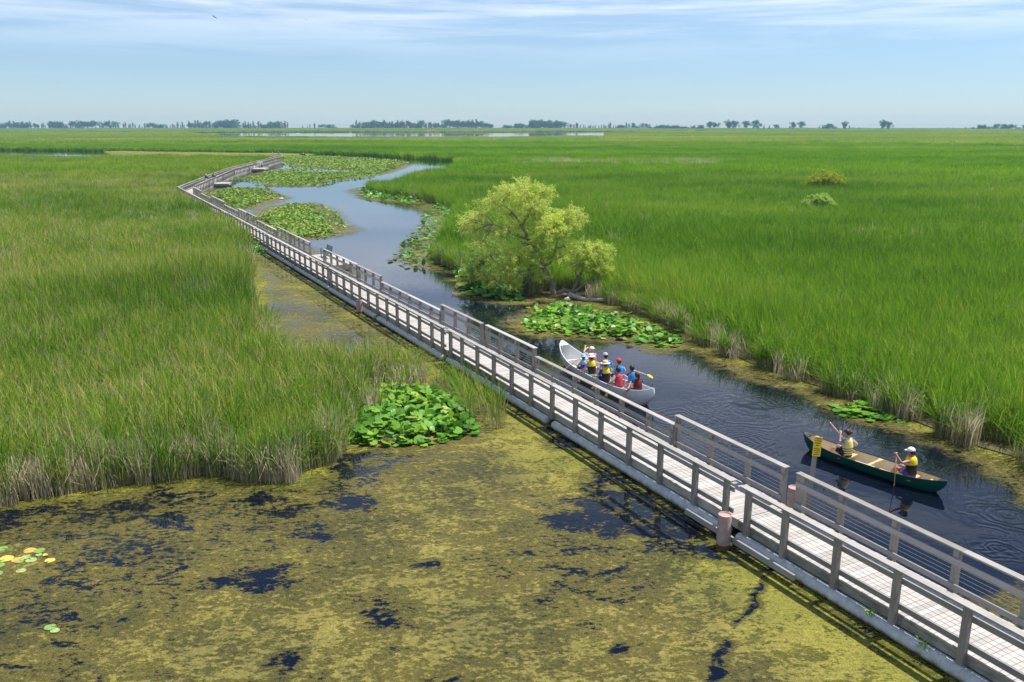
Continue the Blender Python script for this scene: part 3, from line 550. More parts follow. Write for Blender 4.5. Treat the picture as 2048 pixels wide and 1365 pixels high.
# mooring piles
def pile(s, q, h, r, label, beam=False):
    x, y, _ = W(s, q); root = empty('mooring_pile', (x, y, 0), AX); tag(root, label, 'mooring pile', 'mooring piles along the boardwalk')
    n = 20; m = MB()
    ring = lambda rr, z: [(rr * math.cos(2 * math.pi * j / n), rr * math.sin(2 * math.pi * j / n), z) for j in range(n)]
    m.loft([ring(r, 0.12), ring(r, h - 0.02), ring(r * 0.96, h)], caps=(True, False)); m.loft([ring(r * 0.96, h), ring(r * 0.86, h - 0.004), ring(r * 0.8, h - 0.03)], caps=(False, True))
    o = m.build('pipe', M['pile'], root); smooth_angle(o)
    c = MB(); c.loft([ring(r * 1.0 + 0.003, -0.3), ring(r + 0.003, 0.13)]); c.build('rust_band', M['rust'], root, smooth=False)
    if beam:
        b = MB(); b.box(0.20, 0.29, -2.3, 1.9, 0.13, 0.27, r=0.6); b.build('cross_beam', M['board'], root)
    return root
pile(6.72, -0.52, 0.97, 0.185, 'large pink mooring pile standing at the near left side of the boardwalk', True)
pile(7.35, 2.62, 0.85, 0.185, 'pink mooring pile beside the yellow sign, behind the right rail')
pile(39.4, -0.33, 0.80, 0.185, 'pink mooring pile in the narrow pool left of the boardwalk')
pile(73.8, -0.30, 0.75, 0.185, 'most distant pink mooring pile, above the little lily clump')

# yellow sign
sx, sy, _ = W(6.85, 2.78); sg = empty('warning_sign', (sx - 0.10, sy, -0.07), 0); tag(sg, 'yellow warning sign on a grey post in front of the green canoe', 'sign')
sg.rotation_euler = (0, R(2.2), 0)
m = MB(); m.box(-0.05, 0.05, -0.05, 0.05, -0.6, 2.62); m.build('post', M['post'], sg)
def sign_panel(z0, z1, lines):
    mm = MB(); mm.box(-0.11, 0.11, -0.066, -0.054, z0, z1, rot=Matrix.Rotation(R(-14), 3, 'Z'), org=(0.02, -0.012, 0)); o = mm.build('sign_panel', M['yellow_sign'], sg)
    tm = MB(); n = len(lines); step = (z1 - z0) / (n + 0.6)
    for k, words_ in enumerate(lines):
        z = z1 - step * (k + 0.75); tot = sum(words_) + 0.016 * (len(words_) - 1); x = -tot / 2
        for wl in words_:
            xx = x
            while xx < x + wl - 0.004:
                lw = random.uniform(0.009, 0.013); hh = step * 0.26
                tm.box(xx, xx + lw, -0.0675, -0.0655, z - hh, z + hh, rot=Matrix.Rotation(R(-14), 3, 'Z'), org=(0.02, -0.012, 0)); xx += lw + 0.005
            x += wl + 0.016
    tm.build('lettering', M['black'], o)
sign_panel(2.33, 2.63, [(0.15,), (0.03, 0.05, 0.06), (0.04, 0.08), (0.09,)]); sign_panel(2.06, 2.322, [(0.16,), (0.06, 0.08), (0.07,), (0.14,)])

# green bench
b0 = np.array(pl); bd = np.array([-math.sin(AX), math.cos(AX)]); bnn = np.array([math.cos(AX), math.sin(AX)])
bp_ = b0 + bd * 11.3 + bnn * (WID + 0.75)
bench = empty('park_bench', (bp_[0], bp_[1], DECK_Z - 0.006), AX - R(90)); tag(bench, 'dark green metal bench in the opening of the boardwalk rail', 'bench')
for k in range(4): mm = MB(); mm.box(-0.75, 0.75, -0.23 + k * 0.115, -0.13 + k * 0.115, 0.42, 0.445); mm.build('seat_slat', M['green_metal'], bench)
for k in range(4): mm = MB(); mm.box(-0.75, 0.75, 0.235 + k * 0.03, 0.255 + k * 0.03, 0.50 + k * 0.12, 0.60 + k * 0.12); mm.build('back_slat', M['green_metal'], bench)
for x in (-0.70, 0.70):
    mm = MB(); mm.box(x - 0.03, x + 0.03, -0.24, -0.18, 0, 0.62); mm.box(x - 0.03, x + 0.03, -0.26, 0.24, 0.62, 0.66); mm.box(x - 0.028, x + 0.028, -0.18, 0.26, 0.37, 0.418)
    mm.tube([(x, 0.22, 0.0), (x, 0.27, 0.45), (x, 0.37, 1.0)], 0.032, 6); mm.build('leg_frame', M['green_metal'], bench)

# information panel
ip = p2 + np.array([math.cos(r2), math.sin(r2)]) * (WID + 1.4) + np.array([-math.sin(r2), math.cos(r2)]) * 6.4
info = empty('information_panel', (ip[0], ip[1], DECK_Z - 0.006), r2 + R(10)); tag(info, 'white information panel on two dark legs on the far landing', 'panel')
mm = MB(); mm.box(-0.62, 0.62, -0.03, 0.03, 0.85, 1.75, rot=Matrix.Rotation(R(12), 3, 'X')); mm.build('panel', M['white'], info)
for x in (-0.3, 0.3): mm = MB(); mm.box(x - 0.06, x + 0.06, -0.36, -0.24, 0, 1.2); mm.build('leg', M['black'], info)

# ------------------------------------------------------------------ canoes and paddles
def canoe(name, loc, rz, Lc, beam, hm, hb, hs, mats, label, cat='canoe', group=None, recurve=0.0, seats=(), draft=0.10, stem_t=0.22, thw=None, stem_round=0.30):
    """bow towards local +y. outer hull, inner shell, gunwales, seats, end decks"""
    root = empty(name, (loc[0], loc[1], 0), rz); tag(root, label, cat, group)
    ns, nc = 48, 10
    def sec(u):                       # u -1..1
        a = abs(u); b = beam / 2 * max(0.0, (1 - a ** 2.6)) ** 0.78 + 0.012
        he = hb if u > 0 else hs
        g = hm + (he - hm) * max(0.0, (a - 0.15) / 0.85) ** 2.8
        k = -draft + 0.06 * a ** 6
        return b, g, k
    def point(u, j, inset=0.0, floor=None):
        b, g, k = sec(u); th = math.pi * j / nc; cx = math.cos(th); sx = math.sin(th)
        x = (b - inset) * math.copysign(abs(cx) ** 0.62, cx); zz = 1 - abs(sx) ** 1.5
        z = k + inset + (g - k - inset) * zz
        if floor is not None: z = max(z, floor)
        a = abs(u)
        prof = 1 - stem_round * (1 - zz) ** 2 * a ** 5 / 2.2
        if recurve and u > 0: prof -= recurve * max(0.0, zz - 0.55) ** 2 * a ** 10
        elif recurve: prof -= recurve * 0.7 * max(0.0, zz - 0.55) ** 2 * a ** 10
        return Vector((x, u * Lc / 2 * prof, z))
    us = [math.sin(math.pi / 2 * (-1 + 2 * i / (ns - 1))) for i in range(ns)]
    m = MB(); m.loft([[point(u, j) for j in range(nc + 1)] for u in us], closed=False, caps=(False, False)); o = m.build('hull', mats['hull'], root, smooth=True)
    lim = 0.965
    m = MB(); m.loft([[point(u * lim, j, 0.022, 0.035) for j in range(nc + 1)] for u in us], closed=False, caps=(False, False)); m.build('interior', mats['inner'], root, smooth=True)
    for j in (0, nc):
        m = MB(); m.tube([point(u, j) + Vector((0, 0, 0.004)) for u in us], 0.020, 6); m.build('gunwale', mats['gun'], root, smooth=True)
    for sgn in (1, -1):
        t0 = 0.90; m = MB(); rings = []
        for i in range(6):
            u = sgn * (t0 + (0.985 - t0) * i / 5); pl_, pr_ = point(u, 0), point(u, nc); c = (pl_ + pr_) / 2 + Vector((0, 0, 0.025))
            rings.append([pl_ + Vector((0, 0, 0.006)), c, pr_ + Vector((0, 0, 0.006)), (pl_ + pr_) / 2 - Vector((0, 0, 0.02))])
        m.loft(rings); m.build('end_deck', mats['deck'], root)
    for (y, z, w_) in seats:
        u = max(-0.95, min(0.95, y / (Lc / 2))); b, g, k = sec(u); hw = b - 0.03
        m = MB(); m.box(-hw, hw, y - w_ / 2, y + w_ / 2, z - 0.025, z, r=random.random()); m.build('seat', mats['seat'], root)
    for y in (thw or ()):
        u = y / (Lc / 2); b, g, k = sec(u); hw = b - 0.02; m = MB()
        m.loft([[(x, y - hy, g - 0.035), (x, y + hy, g - 0.035), (x, y + hy, g - 0.01), (x, y - hy, g - 0.01)] for x, hy in ((-hw, 0.09), (-hw * 0.55, 0.04), (-0.1, 0.045), (0, 0.025), (0.1, 0.045), (hw * 0.55, 0.04), (hw, 0.09))]); m.build('thwart', mats['seat'], root)
    return root
GR = R(37.76); GC = (11.73, 26.01)
gco = canoe('canoe', GC, GR, 5.02, 0.92, 0.33, 0.57, 0.47, dict(hull=M['canoe_green'], inner=M['canoe_tan'], gun=M['gunwale_black'], deck=M['gunwale_black'], seat=M['wood_light']), 'dark green canoe with tan interior and two paddlers, low by the right bank', seats=[(0.78, 0.24, 0.26), (-1.42, 0.24, 0.26), (-1.98, 0.30, 0.07)], thw=[-0.15], draft=0.09)
wroot = canoe('canoe', (3.97, 35.66), R(24.8), 8.1, 1.38, 0.44, 1.06, 0.86, dict(hull=M['canoe_white'], inner=M['canoe_inner_white'], gun=M['canoe_white'], deck=M['canoe_white'], seat=M['canoe_inner_white']), 'long white canoe with high curved ends and nine paddlers, beside the boardwalk', recurve=0.32, seats=[(1.45, 0.30, 0.26), (0.35, 0.30, 0.26), (-0.82, 0.30, 0.26), (-1.88, 0.30, 0.26), (-2.95, 0.34, 0.26)], thw=[2.3], draft=0.14, stem_round=0.5)
# a pale round emblem disc on the green canoe's bow side
M['disc'] = plain('pale_disc', (0.62, 0.68, 0.74), 0.5, 0.15, 30)
CM = {'g': Matrix.Translation((GC[0], GC[1], 0)) @ Matrix.Rotation(GR, 4, 'Z'), 'w': Matrix.Translation((3.97, 35.66, 0)) @ Matrix.Rotation(R(24.8), 4, 'Z')}
mm = MB(); n = 18; mm.loft([[(0.008 * k - 0.004, 0.10 * math.cos(2 * math.pi * j / n), 0.13 * math.sin(2 * math.pi * j / n)) for j in range(n)] for k in range(2)]); o = mm.build('emblem_disc', M['disc'], gco); o.location = (-0.158, 1.95, 0.305); o.rotation_euler = (0, R(8), R(-22))

def paddle(p_top, p_bot, shaft, blade, label, group='paddles of the canoeists', blade_len=0.52, roll=0.0):
    p0, p1 = Vector(p_top), Vector(p_bot); d = (p1 - p0); Lp = d.length; d.normalize()
    root = empty('paddle', p0, 0); tag(root, label, 'paddle', group)
    xa = d.cross(Vector((0, 0, 1))); xa = xa.normalized() if xa.length > 0.2 else Vector((math.cos(0.9), math.sin(0.9), 0)); ya_ = (-d).cross(xa).normalized(); xa = ya_.cross(-d).normalized(); q = Matrix((xa, ya_, -d)).transposed().to_quaternion(); root.rotation_mode = 'QUATERNION'; root.rotation_quaternion = q @ Matrix.Rotation(roll, 3, 'Z').to_quaternion()
    m = MB(); m.tube([(0, 0, 0), (0, 0, -(Lp - blade_len * 0.8))], 0.017, 8); m.build('shaft', shaft, root, smooth=True)
    m = MB(); m.tube([(-0.05, 0, 0.012), (0.05, 0, 0.012)], 0.02, 8); m.build('grip', shaft, root, smooth=True)
    m = MB(); rings = []
    for t, w_, th in ((0, 0.018, 0.016), (0.12, 0.05, 0.013), (0.35, 0.085, 0.010), (0.7, 0.095, 0.008), (0.92, 0.08, 0.007), (1.0, 0.035, 0.006)):
        z = -(Lp - blade_len) - blade_len * t; rings.append([(w_ * math.cos(a), th * math.sin(a), z) for a in [2 * math.pi * k / 10 for k in range(10)]])
    m.loft(rings); m.build('blade', blade, root, smooth=True)
    return root

# ------------------------------------------------------------------ people
def ik(a, b, l1, l2, hint):
    a, b = Vector(a), Vector(b); d = b - a; D = min(d.length, (l1 + l2) * 0.995); u = d.normalized()
    x = (l1 * l1 - l2 * l2 + D * D) / (2 * D); h = math.sqrt(max(0.0, l1 * l1 - x * x))
    hv = Vector(hint); hv = hv - u * hv.dot(u); hv.normalize()
    return a + u * x + hv * h, a + u * D
def skin_mesh(name, verts, edges, radii, mat, sub=1):
    me = bpy.data.meshes.new(name); me.from_pydata([tuple(v) for v in verts], edges, [])
    o = bpy.data.objects.new(name, me); col.objects.link(o)
    sm = o.modifiers.new('s', 'SKIN'); sm.use_smooth_shade = True
    for i, r in enumerate(radii):
        d = me.skin_vertices[0].data[i]; d.radius = (r, r) if not hasattr(r, '__len__') else r; d.use_root = (i == 0)
    ss = o.modifiers.new('u', 'SUBSURF'); ss.levels = sub; ss.render_levels = sub
    dg = bpy.context.evaluated_depsgraph_get(); dg.update()
    out = bpy.data.meshes.new_from_object(o.evaluated_get(dg)); out.name = name; out.materials.clear(); out.materials.append(mat)
    bpy.data.objects.remove(o); bpy.data.meshes.remove(me)
    return out
def person(label, mtx, group, skin, hands, lean=0.15, legs='sit', shirt=None, sleeve=0.5, vest=None, collar=None, straps=None, shorts='navy', hat=None, hair='hair_brown', bun=False, tail=False, turn=0.0, side_lean=0.0, scale=1.0, shoes=None):
    """origin at the hips (sitting) or between the feet (standing), facing local +y; hands = (left xyz, right xyz) in that frame"""
    V, E, Rr = [], [], []
    def add(p, r, parent=None):
        V.append(Vector(p)); Rr.append(r)
        if parent is not None: E.append((parent, len(V) - 1))
        return len(V) - 1
    hz = 0.10 if legs == 'sit' else 0.93
    Rm = Matrix.Rotation(-lean, 3, 'X') @ Matrix.Rotation(side_lean, 3, 'Y')
    T = lambda x, y, z: Rm @ Vector((x, y, z)) + Vector((0, 0, hz))
    pel = add(T(0, 0, 0), 0.125); wa = add(T(0, 0, 0.17), 0.112, pel); ch = add(T(0, 0.0, 0.36), 0.125, wa)
    nb_ = add(T(0, 0.0, 0.50), 0.066, ch); Ht = Matrix.Rotation(turn, 3, 'Z')
    HT = lambda x, y, z: T(0, 0.02, 0.56) + Ht @ Vector((x, y, z))
    n1 = add(HT(0, 0, 0.0), 0.056, nb_); h1 = add(HT(0, 0.025, 0.085), 0.083, n1); h2 = add(HT(0, 0.012, 0.165), 0.096, h1); h3 = add(HT(0, 0.0, 0.235), 0.066, h2)
    add(HT(0, 0.122, 0.105), 0.014, h1)
    for sx_ in (-1, 1): add(HT(0.098 * sx_, 0.0, 0.115), 0.016, h1)
    arms = []
    for sx_, hand in ((-1, hands[0]), (1, hands[1])):
        shp = T(0.185 * sx_, 0, 0.455); s_ = add(shp, 0.060, ch)
        elb, wr = ik(shp, hand, 0.30, 0.27, (0.5 * sx_, -0.5, -0.6))
        e_ = add(elb, 0.044, s_); w_ = add(wr, 0.030, e_); arms.append((shp, elb, wr))
        dr = (wr - elb).normalized(); lat = dr.cross(Vector((0, 0, 1))); lat = lat.normalized() if lat.length > 0.05 else Vector((1, 0, 0)); dn = lat.cross(dr).normalized()
        if dn.z > 0: dn = -dn
        pm = add(wr + dr * 0.055, 0.033, w_)
        for k, ln in zip((-1.5, -0.5, 0.5, 1.5), (0.030, 0.036, 0.034, 0.026)):
            b1 = add(wr + dr * 0.095 + lat * 0.019 * k, 0.0095, pm); b2 = add(wr + dr * (0.095 + ln * 0.7) + lat * 0.020 * k + dn * ln * 0.8, 0.009, b1); add(wr + dr * (0.095 + ln * 0.3) + lat * 0.020 * k + dn * (ln * 1.7), 0.0075, b2)
        t1 = add(wr + dr * 0.045 + lat * -0.036 * sx_ + dn * 0.012, 0.011, pm); add(wr + dr * 0.075 + lat * -0.046 * sx_ + dn * 0.035, 0.009, t1)
    legs_pts = []
    for sx_ in (-1, 1):
        if legs == 'sit': hp, kn, an, toe = (0.10 * sx_, 0.03, hz - 0.03), (0.15 * sx_, 0.44, hz + 0.12), (0.13 * sx_, 0.66, -0.19), (0.14 * sx_, 0.86, -0.19)
        elif legs == 'kneel': hp, kn, an, toe = (0.10 * sx_, 0.03, hz - 0.03), (0.20 * sx_, 0.38, hz - 0.12), (0.16 * sx_, 0.30, -0.20), (0.16 * sx_, 0.42, -0.22)
        else: hp, kn, an, toe = (0.095 * sx_, 0.0, hz - 0.05), (0.10 * sx_, 0.05 + 0.10 * sx_, 0.50), (0.10 * sx_, -0.02 + 0.18 * sx_, 0.07), (0.11 * sx_, 0.14 + 0.18 * sx_, 0.03)
        a = add(hp, 0.092, pel); b = add(kn, 0.062, a); c = add(an, 0.040, b); add(toe, 0.035, c); legs_pts.append((Vector(hp), Vector(kn), Vector(an), Vector(toe)))
    body = skin_mesh('person', V, E, Rr, M[skin])
    o = link('person', body); o.matrix_world = mtx @ Matrix.Scale(scale, 4); tag(o, label, 'person', group)
    ell = lambda rx, ry, z, y=0.0, n=14: [T(rx * math.cos(2 * math.pi * k / n), y + ry * math.sin(2 * math.pi * k / n), z) for k in range(n)]
    if shirt:
        m = MB(); m.loft([ell(0.150, 0.125, -0.05), ell(0.150, 0.125, 0.12), ell(0.172, 0.140, 0.34), ell(0.185, 0.125, 0.45), ell(0.10, 0.085, 0.515)], caps=(False, False))
        for shp, elb, wr in arms:
            e2 = shp.lerp(elb, min(1.0, sleeve)); pts = [shp + (shp - elb).normalized() * 0.02, shp.lerp(e2, 0.5), e2]; rad = [0.072, 0.068, 0.060]
            if sleeve > 1: pts.append(elb.lerp(wr, sleeve - 1)); rad.append(0.045)
            m.tube(pts, rad, 10, cap=False)
        m.build('shirt', M[shirt], o, smooth=True)
    if vest:
        m = MB(); top = 0.30 if collar else 0.535
        if collar: m.loft([ell(0.180, 0.150, -0.02), ell(0.178, 0.155, 0.10), ell(0.192, 0.168, 0.28), ell(0.190, 0.165, 0.34)], caps=(False, False))
        else: m.loft([ell(0.175, 0.150, -0.02), ell(0.176, 0.155, 0.10), ell(0.190, 0.168, 0.28), ell(0.178, 0.160, 0.43), ell(0.13, 0.13, 0.52), ell(0.085, 0.095, 0.55)], caps=(False, False))
        m.build('life_vest', M[vest], o, smooth=True)
        if collar:
            m = MB(); m.loft([ell(0.192, 0.170, 0.315), ell(0.190, 0.172, 0.40), ell(0.165, 0.162, 0.49), ell(0.115, 0.125, 0.555), ell(0.085, 0.095, 0.565)], caps=(False, False)); m.build('vest_collar', M[collar], o, smooth=True)
        if straps:
            for z in straps[1]: m = MB(); m.loft([ell(0.190, 0.165, z - 0.014), ell(0.198, 0.174, z), ell(0.190, 0.165, z + 0.014)], caps=(False, False)); m.build('vest_strap', M[straps[0]], o, smooth=True)
    if shorts:
        m = MB(); m.loft([ell(0.148, 0.13, -0.10), ell(0.150, 0.132, 0.0), ell(0.142, 0.125, 0.10)], caps=(True, False))
        for hp, kn, an, toe in legs_pts:
            f = 0.72 if legs != 'stand' else 1.0; pts = [hp, hp.lerp(kn, 0.5 * f), hp.lerp(kn, f)]; rad = [0.108, 0.098, 0.084]
            if legs == 'stand' and shorts in ('jeans', 'tan', 'white'): pts.append(an); rad.append(0.058)
            m.tube(pts, rad, 10, cap=False)
        m.build('shorts', M[shorts], o, smooth=True)
    for hp, kn, an, toe in legs_pts:
        if shoes: m = MB(); m.tube([an + Vector((0, -0.05, -0.03)), an.lerp(toe, 0.5) + Vector((0, 0, -0.01)), toe + Vector((0, 0.03, 0))], [0.05, 0.05, 0.034], 8); m.build('shoe', M[shoes], o, smooth=True)
    hc = HT(0, 0.006, 0.16)
    m = MB()
    for sx_ in (-1, 1):
        c = HT(0.034 * sx_, 0.098, 0.135); m.ellipsoid(c, 0.011, 0.009, 0.008, 8, 5)
    m.build('eyes', M['eye'], o)
    m = MB(); c = HT(0, 0.100, 0.058); m.ellipsoid(c, 0.024, 0.010, 0.006, 8, 4); m.build('mouth', M['lpink'], o)
    if hair:
        m = MB(); m.ellipsoid((0, 0, 0), 0.108, 0.112, 0.112, 14, 8, z0=0.05); m.ellipsoid((0, -0.035, -0.02), 0.102, 0.085, 0.105, 14, 8, z0=-0.95)
        if bun: m.ellipsoid((0, -0.125, 0.01), 0.055, 0.05, 0.05, 10, 6, z0=-0.98)
        if tail: m.tube([(0, -0.11, 0.02), (0, -0.15, -0.06), (0, -0.13, -0.20)], [0.04, 0.045, 0.02], 8)
        h_ = m.build('hair', M[hair], o, smooth=True); h_.location = hc + Vector((0, 0, 0.012)); h_.rotation_euler = (0, 0, turn)
    if hat:
        kind, cm = hat; m = MB(); n = 18
        if kind == 'cap':
            m.ellipsoid((0, 0, 0), 0.120, 0.126, 0.118, 16, 8, z0=0.0)
            m.loft([[(x, 0.06 + math.sqrt(max(0, 1 - (x / 0.095) ** 2)) * ky, z) for x in np.linspace(-0.095, 0.095, 9)] for ky, z in ((0.05, 0.022), (0.14, -0.004), (0.14, 0.004), (0.05, 0.030))], closed=False, caps=(False, False))
        else:
            br = 0.235 if kind == 'wide' else 0.18
            prof = [(br, -0.012), (br - 0.01, 0.004), (0.15, 0.006), (0.122, 0.012), (0.118, 0.07), (0.09, 0.118), (0.03, 0.128)]
            m.loft([[(r_ * math.cos(2 * math.pi * j / n), r_ * math.sin(2 * math.pi * j / n), z_) for j in range(n)] for r_, z_ in [(br, -0.018), (0.12, 0.0)] + prof], caps=(False, True))
        h_ = m.build('hat', M[cm], o, smooth=True); h_.location = hc + Vector((0, 0, 0.028)); h_.rotation_euler = (R(-4), 0, turn)
        if kind == 'wide':
            m = MB(); m.loft([[(r_ * math.cos(2 * math.pi * j / n), r_ * math.sin(2 * math.pi * j / n), z_) for j in range(n)] for r_, z_ in [(0.1215, 0.014), (0.121, 0.040)]], caps=(False, False)); m.build('hat_band', M['tan'], h_, smooth=True)
    return o
def seat_m(c, x, y, z, rz=0.0): return CM[c] @ Matrix.Translation((x, y, z)) @ Matrix.Rotation(rz, 4, 'Z')
def wp(c, x, y, z): return CM[c] @ Vector((x, y, z))
PG = 'people paddling the long white canoe'; GG = 'people paddling the dark green canoe'
# green canoe
person('woman with brown hair bun in a pale yellow striped life vest', seat_m('g', -0.05, 0.78, 0.25), GG, 'skin_pale', ((0.06, 0.36, 0.66), (0.36, 0.10, 0.22)), lean=0.10, legs='sit', shirt='cyan', sleeve=0.25, vest='vpale', straps=('vblack', (0.03, 0.11, 0.19)), shorts='vblack', hair='hair_brown', bun=True, turn=0.25, shoes='orange')
person('man in white cap and yellow collared black life vest, rear of the green canoe', seat_m('g', -0.02, -1.40, 0.25), GG, 'skin_tan', ((-0.46, 0.30, 0.72), (-0.44, 0.22, 0.12)), lean=0.12, legs='sit', vest='vblack', collar='vyellow', shorts='purple', hat=('cap', 'white'), hair='hair_brown', turn=0.30)
paddle(wp('g', -0.44, -1.06, 1.02), wp('g', -0.58, -1.20, -0.42), M['wood_light'], M['wood_light'], 'wooden paddle held upright by the man in the green canoe', blade_len=0.5)
paddle(wp('g', -0.10, 1.46, 1.22), wp('g', 0.62, 0.62, -0.02), M['wood_light'], M['wood_light'], 'wooden paddle held slanting by the woman in the green canoe', blade_len=0.55)
# white canoe, bow to stern
Z0 = 0.31
def wperson(label, x, y, z=Z0, **k):
    hands = k.pop('hands', ((-0.30, 0.34, 0.34), (0.10, 0.40, 0.50))); sk = k.pop('skin', 'skin')
    return person(label, seat_m('w', x, y, z, k.pop('rz', 0.0)), PG, sk, hands, **k)
wperson('child in light blue hat and blue purple life vest near the white bow', -0.36, 1.0, 0.28, vest='vroyal', collar='lblue', shorts='navy', hat=('brim', 'lblue'), hair='hair_brown', scale=0.86, straps=('purple', (0.12, 0.22)))
wperson('person in white cap and pink life vest raising an arm', 0.32, 1.42, vest='vpink', straps=('vblack', (0.05, 0.30)), shirt='lpink', hat=('cap', 'white'), hair=None, skin='skin_pale', hands=((-0.16, 0.30, 0.84), (-0.30, 0.26, 0.56)), shorts='grey')
wperson('person in white brimmed hat, yellow collar and black vest, behind the child', -0.34, 0.35, vest='vblack', collar='vyellow', shorts='grey', hat=('brim', 'white'), hair='hair_brown', hands=((-0.42, 0.28, 0.22), (0.0, 0.42, 0.52)))
wperson('person in grey cap and bright blue shirt, right side of the white canoe', 0.34, 0.28, shirt='vblue', sleeve=0.6, vest='vblue', shorts='grey', straps=('white', (0.02,)), hat=('cap', 'grey'), hair='hair_black', hands=((0.0, 0.40, 0.40), (0.36, 0.3, 0.24)))
wperson('person in wide straw hat, yellow collar and navy sleeves in the white canoe', -0.34, -0.84, vest='vblack', collar='vyellow', shirt='vroyal', sleeve=0.8, shorts='navy', hat=('wide', 'straw'), hair='hair_brown', hands=((-0.40, 0.30, 0.24), (0.05, 0.40, 0.44)))
wperson('person in red cap and light blue shirt, leaning right in the white canoe', 0.32, -0.78, shirt='lblue', sleeve=0.7, vest='vblue', shorts='jeans', hat=('cap', 'red'), hair='hair_brown', skin='skin_pale', hands=((0.02, 0.40, 0.40), (0.34, 0.34, 0.34)), side_lean=0.10)
wperson('black haired person in red pink life vest over a tan shirt', -0.33, -1.86, vest='vred', shirt='tan', sleeve=1.2, shorts='tan', hair='hair_black', hands=((-0.44, 0.22, 0.20), (0.0, 0.36, 0.36)), straps=('vblack', (0.02,)))
wperson('black haired person in blue life vest over a pink shirt, yellow paddle in hand', 0.32, -1.90, vest='vblue', shirt='pink', sleeve=0.8, shorts='pink', hair='hair_black', skin='skin_tan', hands=((0.24, 0.38, 0.56), (0.55, 0.42, 0.48)))
wperson('brown haired person in dark red and black vest at the white stern', -0.10, -2.95, 0.35, vest='vmaroon', straps=('vblack', (0.02, 0.12, 0.30)), shirt='vblack', sleeve=0.2, shorts='teal', hair='hair_brown', tail=True, hands=((-0.46, 0.22, 0.14), (-0.12, 0.36, 0.34)))
paddle(wp('w', -0.20, 1.38, 0.92), wp('w', -0.98, 2.05, 0.10), M['wood_light'], M['wood_light'], 'pale wooden paddle sticking out left of the white bow')
paddle(wp('w', 0.12, 1.78, 1.26), wp('w', -0.62, 0.95, 0.12), M['wood_light'], M['wood_light'], 'wooden paddle raised by the person with the pink life vest')
paddle(wp('w', 0.60, -1.52, 0.92), wp('w', 2.20, -0.62, 0.16), M['white'], M['paddle_yellow'], 'white paddle with a bright yellow blade stretched out right of the canoe', blade_len=0.62, roll=R(-48))
paddle(wp('w', -0.26, 0.78, 0.88), wp('w', -1.02, 0.60, -0.25), M['wood_light'], M['wood_light'], 'wooden paddle of the person in the white brimmed hat')
paddle(wp('w', -0.24, -0.42, 0.82), wp('w', -1.02, -0.60, -0.25), M['wood_light'], M['wood_light'], 'wooden paddle of the person in the straw hat')
paddle(wp('w', -0.28, -1.46, 0.76), wp('w', -1.0, -1.72, -0.25), M['white'], M['paddle_yellow'], 'paddle of the person in the red pink life vest')
paddle(wp('w', -0.20, -2.55, 0.78), wp('w', -0.92, -2.85, -0.25), M['wood_light'], M['wood_light'], 'wooden paddle of the person at the white stern')
paddle(wp('w', 0.36, -0.40, 0.78), wp('w', 1.00, -0.75, -0.25), M['wood_light'], M['wood_light'], 'wooden paddle of the person in the red cap')
# walkers and far people
def stand(label, x, y, z, rz, **k):
    return person(label, Matrix.Translation((x, y, z)) @ Matrix.Rotation(rz, 4, 'Z'), k.pop('group', 'people far along the boardwalk'), k.pop('skin', 'skin'), ((-0.26, 0.12, 0.86), (0.26, 0.12, 0.86)), lean=0.04, legs='stand', **k)
stand('walker in dark jacket, white cap and light trousers on the far boardwalk', -54.9, 155.2, DECK_Z - 0.01, r1, shirt='navy', sleeve=1.6, shorts='white', hat=('cap', 'white'), hair='hair_black', shoes='vblack')
stand('walker in purple blue jacket just behind the white capped one', -54.9, 159.0, DECK_Z - 0.01, r1, shirt='purple', sleeve=1.6, shorts='tan', hair='hair_brown', shoes='vblack')
stand('distant figure in white standing on the leftmost boardwalk piece', -136.8, 266.4, DECK_Z, 0.4, shirt='white', sleeve=1.5, shorts='white', hat=('wide', 'white'), hair='hair_brown', shoes='vblack', group='people on the leftmost boardwalk')
stand('distant figure in light blue standing on the leftmost boardwalk piece', -139.2, 267.2, DECK_Z, 0.4, shirt='lblue', sleeve=1.5, shorts='lblue', hat=('wide', 'lblue'), hair='hair_brown', shoes='vblack', group='people on the leftmost boardwalk')
fc = dict(hull=M['white'], inner=M['canoe_inner_white'], gun=M['white'], deck=M['white'], seat=M['wood_light'])
canoe('canoe', (-87.6, 322.0), R(-62), 5.2, 0.9, 0.36, 0.6, 0.55, fc, 'tiny white canoe in the distant channel beyond the boardwalk end')
CM['f'] = Matrix.Translation((-87.6, 322.0, 0)) @ Matrix.Rotation(R(-62), 4, 'Z')
for (y, v, lab) in ((1.2, 'vred', 'tiny paddler in red at the front of the distant white canoe'), (-1.2, 'lblue', 'tiny paddler in pale blue at the rear of the distant white canoe')):
    person(lab, seat_m('f', 0, y, 0.25), 'people in the distant canoes', 'skin', ((-0.3, 0.3, 0.3), (0.1, 0.4, 0.5)), vest=v, shorts='navy', hat=('cap', 'white'), hair='hair_brown')
canoe('canoe', (-77.0, 319.5), R(40), 4.6, 0.85, 0.34, 0.55, 0.5, dict(hull=M['gunwale_black'], inner=M['canoe_tan'], gun=M['gunwale_black'], deck=M['gunwale_black'], seat=M['wood_light']), 'tiny dark canoe in the distant channel, right of the white one')
CM['k'] = Matrix.Translation((-77.0, 319.5, 0)) @ Matrix.Rotation(R(40), 4, 'Z')
person('tiny paddler in tan in the distant dark canoe', seat_m('k', 0, -0.8, 0.25), 'people in the distant canoes', 'skin_tan', ((-0.3, 0.3, 0.3), (0.1, 0.4, 0.5)), vest='tan', shorts='navy', hat=('brim', 'straw'), hair='hair_brown')

